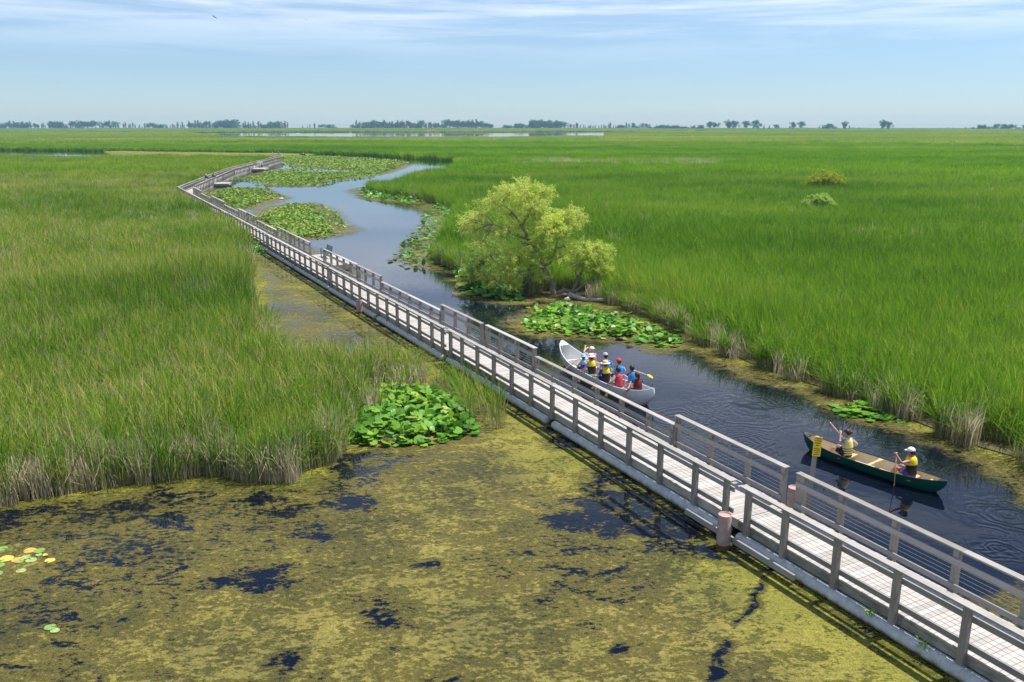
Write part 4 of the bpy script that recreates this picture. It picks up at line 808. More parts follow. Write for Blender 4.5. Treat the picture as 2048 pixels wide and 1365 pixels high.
# ------------------------------------------------------------------ willows
def leaf_quads(P, D, U, ln, wd, rr):
    """narrow leaf blades: P base points, D directions, U widths directions"""
    tip = P + D * ln[:, None]; mid = P + D * (ln * 0.45)[:, None]
    w = U * (wd / 2)[:, None]
    V = np.stack([P, mid + w, tip, mid - w], 1).reshape(-1, 3); n = len(P)
    F = np.arange(n * 4).reshape(n, 4); return V, F, np.repeat(rr, 4)
def mesh_np(name, V, F, mat, r=None, h=None, smooth=False):
    me = bpy.data.meshes.new(name); me.vertices.add(len(V)); me.vertices.foreach_set('co', np.asarray(V, np.float32).ravel())
    F = np.asarray(F); k = F.shape[1]; me.loops.add(F.size); me.loops.foreach_set('vertex_index', F.ravel().astype(np.int32))
    me.polygons.add(len(F)); me.polygons.foreach_set('loop_start', (np.arange(len(F)) * k).astype(np.int32)); me.polygons.foreach_set('loop_total', np.full(len(F), k, np.int32))
    for nm, a in (('r', r), ('h', h)):
        if a is not None: at = me.attributes.new(nm, 'FLOAT', 'POINT'); at.data.foreach_set('value', np.asarray(a, np.float32))
    me.materials.append(mat); me.update(calc_edges=True)
    if smooth: me.polygons.foreach_set('use_smooth', [True] * len(F))
    return me
def unit(a): return a / np.maximum(np.linalg.norm(a, axis=1, keepdims=True), 1e-9)
def willow(name, loc, label, cat, limbs, clumps, leafmat, seed, density=1.0, leaf=(0.20, 0.036), dead=(), group=None, depth=0.8, barkname='trunk'):
    g = np.random.default_rng(seed); root = empty(name, loc); tag(root, label, cat, group)
    tb = MB(); nodes = []
    for pts, r0, r1, hints in limbs:
        pp = [Vector(p) for p in pts]; q = []
        for i in range(len(pp) - 1):
            for t in (0, 0.5): q.append(pp[i].lerp(pp[i + 1], t) + Vector(g.normal(0, 0.03, 3)) * (0 if i == 0 and t == 0 else 1))
        q.append(pp[-1]); rad = [r0 + (r1 - r0) * i / (len(q) - 1) for i in range(len(q))]
        tb.tube(q, rad, 8); nodes += [(v, r) for v, r in zip(q, rad)][1:]
    LV, LF, LR = [], [], []; off = 0; bt = MB()
    for (x, z, r, y, dens) in clumps:
        c = Vector((x, y, z))
        best = min(nodes, key=lambda nr: (nr[0] - c).length + 0.5 * max(0, nr[0].z - c.z + 0.2))
        a = best[0]; mid = a.lerp(c, 0.55) + Vector(g.normal(0, 0.12, 3)) + Vector((0, 0, 0.10 * (c - a).length))
        bt.tube([a, a.lerp(mid, 0.6), mid, c], [min(best[1] * 0.6, 0.07), 0.045, 0.032, 0.018], 6)
        nt_ = int(34 * r * r * dens * density) + 10
        for k in range(nt_):
            d = g.normal(0, 1, 3); d[2] = d[2] * 0.8 + 0.12; d /= np.linalg.norm(d)
            R0 = r * (0.65 + 0.75 * g.random()); st = np.array(mid.lerp(c, 0.4 + 0.6 * g.random())); end = np.array(c) + d * R0 * np.array([1.1, 1.0, 0.85])
            m_ = (st + end) / 2 + np.array([0, 0, 0.12 * R0]); 
            if k % 2 == 0: bt.tube([st, m_, end], [0.013, 0.009, 0.004], 4, cap=False)
            nl = int(34 * dens); t = g.random(nl) ** 0.6
            Q = ((1 - t) ** 2)[:, None] * st + (2 * t * (1 - t))[:, None] * m_ + (t ** 2)[:, None] * end + g.normal(0, 0.05, (nl, 3))
            ax = (end - m_) / (np.linalg.norm(end - m_) + 1e-6)
            D = unit(ax * 0.8 + g.normal(0, 0.55, (nl, 3)) + np.array([0, 0, -0.10])); U = unit(np.cross(D, g.normal(0, 1, (nl, 3))))
            V, F, rr = leaf_quads(Q, D, U, leaf[0] * g.uniform(0.6, 1.3, nl), leaf[1] * g.uniform(0.7, 1.2, nl), np.clip(g.normal(0.5, 0.18, nl), 0, 1))
            LV.append(V); LF.append(F + off); LR.append(rr); off += len(V)
    for pts, r0 in dead:
        bt.tube([Vector(p) for p in pts], [r0 * (1 - 0.8 * i / (len(pts) - 1)) for i in range(len(pts))], 5)
    tb.build(barkname, M['bark'], root, smooth=True); bt.build('branches', M['bark'], root, smooth=True)
    link('crown', mesh_np('crown', np.concatenate(LV), np.concatenate(LF), leafmat, np.concatenate(LR)), root)
    return root
WB = (2.75, 55.6, 0)
limbs = [([(0.15, 0, -0.1), (0.0, 0, 0.4), (-0.25, 0.05, 1.13), (-0.75, 0.1, 2.06), (-1.07, 0.0, 3.09), (-1.7, -0.1, 3.93)], 0.24, 0.12, 0),
         ([(-1.7, -0.1, 3.93), (-2.07, 0.1, 4.86), (-2.48, 0.2, 5.42), (-3.07, 0.2, 6.07), (-3.9, 0.1, 6.54)], 0.11, 0.03, 0),
         ([(-1.7, -0.1, 3.93), (-2.7, -0.6, 4.4), (-3.16, -0.8, 4.77), (-3.9, -0.9, 5.05)], 0.10, 0.03, 0),
         ([(-2.07, 0.1, 4.86), (-1.43, 0.7, 5.89), (-0.88, 1.0, 6.73)], 0.08, 0.03, 0),
         ([(-0.75, 0.1, 2.06), (-0.25, 0.4, 2.15), (0.12, 0.5, 3.0), (0.21, 0.5, 3.55), (0.67, 0.6, 4.3)], 0.11, 0.05, 0),
         ([(-0.6, 0.05, 1.95), (-1.34, -0.5, 1.97), (-2.25, -0.9, 1.78), (-2.98, -1.1, 1.87)], 0.09, 0.03, 0),
         ([(-2.25, -0.9, 1.78), (-2.75, -1.3, 1.2), (-3.35, -1.5, 0.5)], 0.05, 0.02, 0)]
cl = [(x_, z_, r_, y_, 0.75) for x_, z_, r_, y_ in ((-3.4, 4.2, .8, -.9), (-4.4, 4.4, .8, -.4), (-4.9, 3.6, .7, -.9), (-3.0, 4.9, .7, -.6), (-2.1, 4.7, .7, .7), (-1.7, 3.0, .7, .6), (-0.6, 3.2, .7, .8), (0.9, 3.4, .7, .2), (0.5, 2.6, .6, -.4), (-4.2, 2.9, .8, -1.0), (-3.6, 1.3, .7, -1.4), (-4.6, 1.6, .7, -1.0), (-5.4, 4.4, .6, -.3), (-0.9, 1.3, .5, -.7))] + [(-1.9, 7.0, 1.25, 0.3, 1.0), (-2.9, 7.15, 0.85, -0.3, .9), (-0.85, 7.05, 0.85, 0.6, .9), (-1.4, 6.2, 1.0, -0.6, .8), (-3.9, 6.35, 0.95, 0.1, .8), (-4.75, 5.8, 0.8, -0.3, .7), (-5.35, 5.1, 0.85, 0.3, .7), (-6.0, 4.85, 0.6, -0.2, .6), (-3.0, 5.6, 0.9, 0.8, .7),
      (-0.34, 4.55, 0.95, -0.5, 1.5), (-1.15, 5.4, 0.95, 0.4, 1.1), (0.25, 5.0, 0.8, 0.2, 1.3), (0.95, 5.7, 0.75, 0.5, .8), (1.7, 5.25, 0.6, 0.3, .7), (1.05, 4.9, 0.7, 0.8, .8), (0.55, 4.1, 0.6, 0.2, .8), (-0.9, 3.9, 0.6, -0.7, 1.2),
      (-2.4, 2.75, 0.95, -0.8, 1.1), (-1.35, 2.9, 0.65, -0.6, 1.1), (-2.9, 2.1, 0.75, -1.1, 1.0), (0.0, 2.6, 0.5, 0.3, .9), (-2.6, 0.85, 0.55, -1.4, .9), (-1.5, 2.2, 0.5, -0.9, .9), (-2.1, 3.6, 0.55, -0.3, .6)]
dead = [([(-0.6, 0.0, 1.9), (-1.6, -0.8, 1.55), (-2.4, -1.2, 1.7), (-2.9, -1.3, 1.5)], 0.035), ([(-1.5, -0.8, 1.6), (-1.9, -1.1, 1.0), (-2.1, -1.3, 0.35)], 0.03), ([(0.1, 0.5, 2.9), (-0.4, 0.2, 2.4), (-0.7, 0.1, 2.1)], 0.03), ([(0.2, 0.5, 3.5), (0.45, 0.3, 2.8), (0.35, 0.3, 2.3)], 0.025), ([(-1.5, 0.0, 3.6), (-2.4, -0.5, 3.4), (-3.2, -0.7, 3.25)], 0.045)]
wt_ = willow('willow_tree', WB, 'tall leaning willow with sparse yellow green foliage on the right bank', 'tree', limbs, cl, M['willow_leaf'], 3, 1.75, dead=dead)
wt_.scale = (1.0, 1.0, 0.945)
limbs2 = [([(0.0, 0, -0.1), (0.0, 0, 0.3), (0.4, 0.1, 1.2), (0.75, 0.1, 2.0), (1.0, 0.1, 2.8)], 0.17, 0.06, 0), ([(0.05, 0, 0.2), (0.5, -0.2, 0.6), (0.95, -0.3, 1.1), (1.6, -0.3, 1.6)], 0.12, 0.05, 0), ([(0.4, 0.1, 1.2), (0.1, 0.2, 1.8), (-0.1, 0.2, 2.3)], 0.06, 0.03, 0), ([(-1.0, -0.1, 0.25), (-0.55, 0, 0.42), (0.0, 0, 0.3)], 0.15, 0.15, 0)]
cl2 = [(1.1, 2.75, 0.95, -0.2, 1.3), (1.75, 3.0, 0.7, 0.1, 1.3), (0.4, 2.1, 0.6, -0.3, 1.1), (1.7, 2.0, 0.65, -0.5, 1.3), (0.65, 3.55, 0.5, 0.1, .7), (1.2, 2.0, 0.6, -0.7, 1.1), (2.1, 2.4, 0.55, 0.2, 1.0), (0.3, 2.9, 0.5, 0.2, .8)]
dead2 = [([(0.8, 0.1, 3.2), (0.75, 0, 4.0), (0.55, 0, 4.6)], 0.025), ([(0.8, 0.1, 3.3), (1.0, 0, 4.1), (1.1, -0.1, 4.7)], 0.022), ([(0.7, 0.1, 3.3), (0.45, 0.1, 3.9), (0.2, 0, 4.3)], 0.022), ([(0.9, 0.1, 3.2), (1.3, 0.1, 3.9), (1.25, 0, 4.4)], 0.02), ([(0.3, 0.05, 1.3), (0.25, -0.2, 0.7), (0.45, -0.3, 0.0)], 0.035), ([(0.1, 0, 0.4), (-0.4, -0.3, 1.2), (-0.6, -0.4, 1.7)], 0.03)]
willow('willow_tree', (3.95, 55.0, 0), 'small bushy willow with bare twigs on top, right of the tall willow', 'tree', limbs2, cl2, M['willow_leaf'], 8, 1.6, dead=dead2)
cl3 = [(-0.1, 2.7, 0.85, 0.2, 1.0), (-0.8, 2.1, 0.85, 0.0, 1.0), (0.5, 1.7, 0.8, -0.4, 1.1), (-0.3, 1.3, 0.8, -0.6, 1.0), (-1.3, 1.2, 0.7, -0.3, .9), (0.1, 3.2, 0.6, 0.3, .7), (-1.0, 2.9, 0.6, 0.3, .7)]
willow('willow_shrub', (-1.5, 57.6, 0), 'grey green willow shrub left of the tall willow, over the water', 'shrub', [([(0, 0, -0.1), (-0.1, 0, 0.8), (-0.1, 0, 1.6)], 0.07, 0.03, 0), ([(0, 0, 0), (-0.5, 0, 0.8), (-0.9, 0, 1.5)], 0.06, 0.03, 0), ([(0, 0, 0), (0.4, -0.2, 0.7), (0.6, -0.3, 1.3)], 0.06, 0.03, 0)], cl3, M['shrub_leaf'], 12, 2.2)
cl4 = [(0, 0.55, 0.6, 0, 1.2), (-0.6, 0.45, 0.5, -0.1, 1.1), (0.6, 0.5, 0.5, 0.1, 1.1)]
willow('willow_shrub', (-2.5, 57.9, 0.1), 'low yellow green shrub hanging over the lily pads left of the willow', 'shrub', [([(0, 0, -0.1), (0, 0, 0.5)], 0.05, 0.03, 0)], cl4, M['willow_leaf'], 14, 1.4)
# bushes out in the reed plain
def mound(loc, label, rx, hz_, seed, mat):
    cl = [(rx * (0.85 * math.cos(a)), hz_ * (0.62 + 0.3 * math.sin(a * 1.7)) , rx * 0.34, rx * 0.5 * math.sin(a), 1.0) for a in np.linspace(0, 6.28, 9)] + [(0, hz_ * 0.9, rx * 0.4, 0, 1.0), (-0.4 * rx, hz_ * 0.85, rx * 0.35, 0.2, 1.0), (0.42 * rx, hz_ * 0.88, rx * 0.35, -0.2, 1.0)]
    willow('bush', loc, label, 'bush', [([(0, 0, 0), (0.1, 0, hz_ * 0.4), (0, 0, hz_ * 0.7)], 0.08, 0.04, 0), ([(0, 0, 0), (-0.6 * rx, 0, hz_ * 0.6)], 0.06, 0.03, 0), ([(0, 0, 0), (0.6 * rx, 0, hz_ * 0.6)], 0.06, 0.03, 0)], cl, mat, seed, 0.55, leaf=(0.34, 0.10))
mound((49.5, 137, 0.3), 'wide yellow green bush standing above the reeds far on the right', 3.0, 2.6, 21, M['bush_leaf'])
mound((37.0, 104, 0.1), 'smaller pale flowering bush among the reeds, nearer than the wide one', 1.8, 2.3, 22, M['shrub_leaf'])

# fallen trunk by the willows
m = MB(); m.tube([(0.0, 0.3, 0.30), (0.5, 0.0, 0.16), (1.0, -0.45, 0.10), (1.6, -0.7, 0.12), (2.2, -0.95, 0.17), (2.55, -1.0, 0.25)], [0.17, 0.15, 0.13, 0.12, 0.12, 0.10], 9)
m.tube([(2.35, -0.98, 0.2), (2.42, -1.1, 0.0), (2.45, -1.25, -0.2)], [0.11, 0.10, 0.08], 7); m.tube([(1.0, -0.45, 0.1), (1.15, -0.7, 0.35), (1.1, -0.8, 0.55)], [0.05, 0.03, 0.015], 5)
o = m.build('fallen_trunk', M['deadwood'], None, smooth=True, loc=(3.7, 53.9, 0.02)); tag(o, 'bare grey fallen trunk curving along the mossy bank below the willows', 'log')
m = MB(); m.tube([(0, 0, -0.1), (0.12, -0.05, 0.10), (0.3, -0.1, 0.22)], [0.17, 0.18, 0.14], 8); o = m.build('tree_stump', M['deadwood'], None, smooth=True, loc=(3.35, 53.3, 0.02)); tag(o, 'short pale broken stump at the lily pads below the willows', 'stump')
m = MB(); m.tube([(-0.22, 0, 0.0), (-0.08, 0.03, 0.10), (0.1, 0, 0.08), (0.25, -0.03, -0.02)], [0.05, 0.10, 0.09, 0.04], 8); o = m.build('driftwood', M['black'], None, smooth=True, loc=(5.65, 43.2, 0.0)); tag(o, 'small black lump of driftwood at the algae edge behind the white canoe', 'driftwood')
m = MB(); m.tube([(0, 0, -0.1), (0.1, 0.02, 0.30)], [0.03, 0.012], 5); o = m.build('driftwood', M['black'], None, loc=(4.4, 43.6, 0.0)); tag(o, 'tiny dark snag sticking up from the water left of the driftwood', 'driftwood')

# ------------------------------------------------------------------ lily beds
def lily_bed(key, label, per_m2, r0, r1, zmax, mat, tilt, seed):
    g = np.random.default_rng(seed); poly = LILY[key]; a = np.array(poly); lo, hi = a.min(0), a.max(0); n = int((hi - lo).prod() * per_m2)
    P = lo + g.random((n, 2)) * (hi - lo); P += 0; ins = inpoly(P, poly)
    d = dist_line(P, poly, True); sz = (hi - lo).max(); edge = np.clip(d / (0.04 * sz + 0.2), 0, 1)
    nz = vnoise(P, 7.0 / sz, seed); ins &= (g.random(n) < 0.35 + 0.65 * edge) & (nz + 0.9 * edge + 0.25 > 0.15)
    # a few strays outside
    st = (~inpoly(P, poly)) & (d < 0.05 * sz) & (g.random(n) < 0.16)
    P = P[ins | st]; d = d[ins | st]; n = len(P)
    r = g.uniform(r0, r1, n); z = 0.03 + zmax * g.random(n) ** 0.8 * np.clip(d / 0.5, 0.15, 1.0)
    K = 9; ang0 = g.random(n) * 6.283; tl = np.abs(g.normal(0, tilt, n)) * np.clip(z / (zmax * 0.5 + 0.01), 0.1, 1.3); ta = g.random(n) * 6.283
    th = np.linspace(0.22, 2 * math.pi - 0.22, K)
    ring = np.stack([np.cos(th) * 1.12 + 0.02, np.sin(th) * 0.92, 0.05 * np.cos(2 * th) + 0.06], 1); loc_ = np.concatenate([np.array([[0.28, 0, -0.02]]), ring])
    V = loc_[None] * r[:, None, None]
    V[:, :, 2] += g.normal(0, 0.08, (n, K + 1)) * r[:, None] * 0.6
    ca, sa = np.cos(ang0)[:, None], np.sin(ang0)[:, None]; X = V[:, :, 0] * ca - V[:, :, 1] * sa; Y = V[:, :, 0] * sa + V[:, :, 1] * ca; Z = V[:, :, 2]
    ux, uy = np.cos(ta)[:, None], np.sin(ta)[:, None]; u = X * ux + Y * uy; w = -X * uy + Y * ux; ct, st_ = np.cos(tl)[:, None], np.sin(tl)[:, None]
    u2 = u * ct - Z * st_; Z2 = u * st_ + Z * ct; X = u2 * ux - w * uy; Y = u2 * uy + w * ux
    V = np.stack([X + P[:, 0:1], Y + P[:, 1:2], np.maximum(Z2 + z[:, None], 0.02)], 2).reshape(-1, 3)
    base = (np.arange(n) * (K + 1))[:, None, None]; f = np.array([[0, i, i + 1] for i in range(1, K)])[None]; F = (base + f).reshape(-1, 3)
    rr = np.repeat(np.clip(g.normal(0.5, 0.2, n), 0, 1), K + 1)
    o = link('lily_pads', mesh_np('lily_pads', V, F, mat, rr, smooth=True)); tag(o, label, 'lily pads', 'lily beds', 'stuff')
    return P, z, o
def with_stems(P, z, o, seed):
    g = np.random.default_rng(seed); k = g.random(len(P)) < 0.7; m = MB()
    for (x, y), zz in zip(P[k], z[k]):
        if zz > 0.12: m.tube([(x, y, zz + 0.02), (x + g.normal(0, 0.05), y + g.normal(0, 0.05), -0.02)], 0.010, 4, cap=False)
    m.build('leaf_stems', M['shrub_leaf'], o)
P_, z_, o_ = lily_bed('near', 'big glossy lily leaves standing at the tip of the left reed bank', 34, 0.11, 0.20, 0.50, M['lily_leaf'], 0.55, 31); with_stems(P_, z_, o_, 1)
P_, z_, o_ = lily_bed('willow_front', 'green lily leaves in front of the willow on the right bank', 26, 0.12, 0.20, 0.34, M['lily_leaf'], 0.45, 32)
lily_bed('willow_left', 'dark lily leaves under the left shrubs by the willow', 20, 0.14, 0.24, 0.40, M['lily_leaf'], 0.45, 33)
lily_bed('mid', 'broad round lily bed in the channel beside the boardwalk', 32, 0.11, 0.20, 0.20, M['lily_far'], 0.40, 34)
lily_bed('mid2', 'lily bed in the angle of the boardwalk corner', 22, 0.12, 0.22, 0.20, M['lily_far'], 0.40, 35)
lily_bed('big', 'long lily bed along the far bend of the channel', 12, 0.16, 0.27, 0.22, M['lily_far'], 0.35, 36)
lily_bed('big2', 'most distant lily bed beyond the end of the long boardwalk', 8, 0.20, 0.32, 0.25, M['lily_far'], 0.30, 37)
lily_bed('chan1', 'ragged lily fringe along the right bank of the channel', 9, 0.17, 0.32, 0.35, M['lily_leaf'], 0.45, 38)
lily_bed('chan2', 'lily fringe at the tip of the right reed point', 7, 0.20, 0.36, 0.35, M['lily_leaf'], 0.45, 39)
lily_bed('far_right', 'little lily clump at the right bank behind the green canoe', 16, 0.14, 0.23, 0.16, M['lily_leaf'], 0.25, 40)
lily_bed('pile', 'lily clump around the most distant pink pile', 13, 0.16, 0.30, 0.45, M['lily_leaf'], 0.45, 41)
lily_bed('tiny', 'tiny lily clump at the water edge left of the willow shrub', 13, 0.15, 0.26, 0.30, M['lily_leaf'], 0.4, 42)
# single pads floating in the near left corner
PADC = {'green': plain('pad_green', (0.17, 0.30, 0.07), 0.4, 0.2, 12), 'pale': plain('pad_pale_green', (0.30, 0.38, 0.12), 0.4, 0.2, 12), 'orange': plain('pad_orange', (0.62, 0.33, 0.08), 0.5, 0.2, 12), 'yellow': plain('pad_yellow', (0.52, 0.45, 0.08), 0.5, 0.2, 12)}
for k, (x, y, r, c, lab) in enumerate([(-13.62, 20.62, .15, 'green', 'green lily pad farthest back at the left picture edge'), (-13.2, 20.08, .19, 'yellow', 'yellow lily pad touching the orange one at the left edge'), (-12.86, 20.02, .15, 'orange', 'orange lily pad right of the yellow one'), (-12.82, 20.52, .16, 'orange', 'orange lily pad beside the bright green one'), (-12.56, 20.50, .15, 'green', 'bright green lily pad right of the back orange pad'), (-12.72, 20.16, .12, 'pale', 'pale green pad, upper one of the trio'), (-12.78, 19.94, .12, 'green', 'green pad, lower left one of the trio'), (-12.5, 20.0, .14, 'pale', 'pale green pad, right one of the trio'), (-12.45, 20.28, .08, 'pale', 'tiny pale pad just below the bright green pad'), (-12.28, 20.28, .07, 'yellow', 'tiny yellowish pad at the right of the pad group'), (-12.0, 19.98, .13, 'yellow', 'lone yellowish pad right of the pad group'), (-13.18, 19.72, .15, 'green', 'green pad below the yellow one at the left edge'), (-12.45, 19.45, .12, 'pale', 'lone pale pad below the pad trio'), (-13.0, 19.3, .16, 'green', 'lowest green pad at the left picture edge'), (-10.4, 16.95, .13, 'green', 'green pad, larger of two lying apart nearer the bottom'), (-10.22, 16.82, .10, 'pale', 'pale pad, smaller of two lying apart nearer the bottom')]):
    m = MB(); n = 16; a0 = random.uniform(0, 6.28); pts = [(r * math.cos(a0 + t), r * math.sin(a0 + t) * 0.92, 0.004 + 0.012 * math.cos(2 * t + k) ** 2) for t in np.linspace(0.16, 6.12, n)]
    bot = [(p[0], p[1], -0.004) for p in pts]; c0 = (0.12 * r * math.cos(a0), 0.12 * r * math.sin(a0), 0.003)
    m.add([c0] + pts + bot, [(0, i, i + 1) for i in range(1, n)] + [(i, i + n, i + n + 1, i + 1) for i in range(1, n)])
    tag(m.build('lily_pad', PADC[c], None, loc=(x, y, 0.016 + 0.0006 * k)), lab, 'lily pad', 'single lily pads in the pond')
# weeds on the pontoon pipe
for (s, lab) in ((2.35, 'small green weed growing on the near pontoon, farther one of two'), (0.95, 'small green weed growing on the near pontoon, nearer one of two')):
    x, y, _ = W(s, -0.08); g = np.random.default_rng(int(s * 100)); n = 46; Pp = np.stack([g.normal(0, .05, n), g.normal(0, .06, n), np.abs(g.normal(0.05, .05, n))], 1); D = unit(g.normal(0, 1, (n, 3)) + np.array([-.4, -.2, .5])); U = unit(np.cross(D, g.normal(0, 1, (n, 3))))
    V, F, rr = leaf_quads(Pp, D, U, g.uniform(.05, .12, n), g.uniform(.02, .035, n), g.random(n)); o = link('weed', mesh_np('weed', V, F, M['lily_leaf'], rr), loc=(x, y, 0.29)); tag(o, lab, 'weed')

# ------------------------------------------------------------------ reeds
def blade_mesh(name, n, rad, h0, h1, w, lean, bend, mat, seed, wind=(-0.10, 0.0), broken=0.0, heads=0):
    g = np.random.default_rng(seed); a = g.random(n) * 6.283; rr = rad * np.sqrt(g.random(n)); base = np.stack([rr * np.cos(a), rr * np.sin(a), np.zeros(n)], 1)
    h = g.uniform(h0, h1, n); la = g.random(n) * 6.283; lm = np.abs(g.normal(0, lean, n)); dirx = np.cos(la) * lm + wind[0]; diry = np.sin(la) * lm + wind[1]
    bm_ = np.abs(g.normal(0, bend, n)); br = g.random(n) < broken
    ts = np.array([0, 0.4, 0.75, 1.0]); wv = np.array([0.9, 1.0, 0.7, 0.06]); fa = g.random(n) * 3.1416; side_ = np.stack([np.cos(fa), np.sin(fa), np.zeros(n)], 1)
    V = np.zeros((n, 8, 3)); H = np.zeros((n, 8))
    for i, t in enumerate(ts):
        off = np.stack([dirx * h * t + np.cos(la) * bm_ * h * t ** 3, diry * h * t + np.sin(la) * bm_ * h * t ** 3, h * (t - 0.35 * np.minimum(bm_, 1.2) * t ** 3)], 1)
        if broken and i == 3: off[br, 2] *= 0.45; off[br, 0] += 0.3 * h[br] * np.cos(la[br]); off[br, 1] += 0.3 * h[br] * np.sin(la[br])
        c = base + off; V[:, 2 * i] = c - side_ * (w * wv[i] / 2); V[:, 2 * i + 1] = c + side_ * (w * wv[i] / 2); H[:, 2 * i] = H[:, 2 * i + 1] = t * h / 2.2
    f = np.array([[0, 1, 3, 2], [2, 3, 5, 4], [4, 5, 7, 6]])[None]; F = ((np.arange(n) * 8)[:, None, None] + f).reshape(-1, 4)
    r = np.repeat(np.clip(g.normal(0.5, 0.22, n), 0, 1), 8)
    return mesh_np(name, V.reshape(-1, 3), F, mat, r, H.ravel())
def scatter(name, label, P, variants, idx, scl, rot, kindcat='cattails', group='reed beds'):
    me = bpy.data.meshes.new(name); me.vertices.add(len(P)); me.vertices.foreach_set('co', np.asarray(P, np.float32).ravel())
    for nm, ty, dat in (('vi', 'INT', idx), ('sc', 'FLOAT_VECTOR', scl), ('ro', 'FLOAT_VECTOR', rot)):
        at = me.attributes.new(nm, ty, 'POINT'); at.data.foreach_set('vector' if ty == 'FLOAT_VECTOR' else 'value', np.asarray(dat).ravel())
    o = link(name, me); tag(o, label, kindcat, group, 'stuff')
    ng = bpy.data.node_groups.new(name, 'GeometryNodeTree'); ng.interface.new_socket('Geometry', in_out='INPUT', socket_type='NodeSocketGeometry'); ng.interface.new_socket('Geometry', in_out='OUTPUT', socket_type='NodeSocketGeometry')
    gi = ng.nodes.new('NodeGroupInput'); go = ng.nodes.new('NodeGroupOutput'); ip = ng.nodes.new('GeometryNodeInstanceOnPoints'); jn = ng.nodes.new('GeometryNodeJoinGeometry')
    for vme in reversed(variants):          # Join Geometry lists its links last to first
        so_ = bpy.data.objects.new(vme.name, vme); oi = ng.nodes.new('GeometryNodeObjectInfo'); oi.inputs['Object'].default_value = so_
        gt = ng.nodes.new('GeometryNodeGeometryToInstance'); ng.links.new(oi.outputs['Geometry'], gt.inputs[0]); ng.links.new(gt.outputs[0], jn.inputs[0])
    def na(nm, ty):
        n_ = ng.nodes.new('GeometryNodeInputNamedAttribute'); n_.data_type = ty; n_.inputs[0].default_value = nm; return n_.outputs[0]
    ng.links.new(gi.outputs[0], ip.inputs['Points']); ng.links.new(jn.outputs[0], ip.inputs['Instance']); ip.inputs['Pick Instance'].default_value = True
    ng.links.new(na('vi', 'INT'), ip.inputs['Instance Index']); ng.links.new(na('ro', 'FLOAT_VECTOR'), ip.inputs['Rotation']); ng.links.new(na('sc', 'FLOAT_VECTOR'), ip.inputs['Scale']); ng.links.new(ip.outputs[0], go.inputs[0])
    md = o.modifiers.new('scatter', 'NODES'); md.node_group = ng
    return o
def field(poly, r0, r1, step, seed, margin=0.0, jit=0.5):
    g = np.random.default_rng(seed); pts = []
    xm = 0.72 * r1 + 8; y0 = max(8, r0 * 0.72 - 8)
    xs = np.arange(-xm, xm, step); ys = np.arange(y0, r1 * 1.13, step); X, Y = np.meshgrid(xs, ys); P = np.stack([X.ravel(), Y.ravel()], 1)
    P = P[(np.abs(P[:, 0]) < 0.64 * P[:, 1] + 7 + step)]; P = P + g.uniform(-jit, jit, P.shape) * step
    d = np.hypot(P[:, 0], P[:, 1]) * (1 + 0.22 * (g.random(len(P)) - 0.5)); P = P[(d >= r0) & (d < r1)]; P = P[inpoly(P, poly)]; P = P[((P[:, 0] - 3.3) / 2.3) ** 2 + ((P[:, 1] - 54.9) / 1.7) ** 2 > 1]
    return P
def zone(name, label, P, green, dry, dryp, seed, hs=(0.85, 1.15), z=0.0):
    g = np.random.default_rng(seed + 77); n = len(P); var = green + dry; isd = g.random(n) < dryp
    idx = np.where(isd, len(green) + g.integers(0, max(1, len(dry)), n), g.integers(0, len(green), n))
    hn = np.array(vnoise(P, 0.06, seed)) * 0.30 + 1.0; s = g.uniform(*hs, n) * hn
    scl = np.stack([np.ones(n), np.ones(n), s], 1); rot = np.stack([np.zeros(n), np.zeros(n), g.uniform(-0.6, 0.6, n) + np.pi * 0], 1)
    scatter(name, label, np.concatenate([P, np.full((n, 1), z)], 1), var, idx.astype(np.int32), scl.astype(np.float32), rot.astype(np.float32))
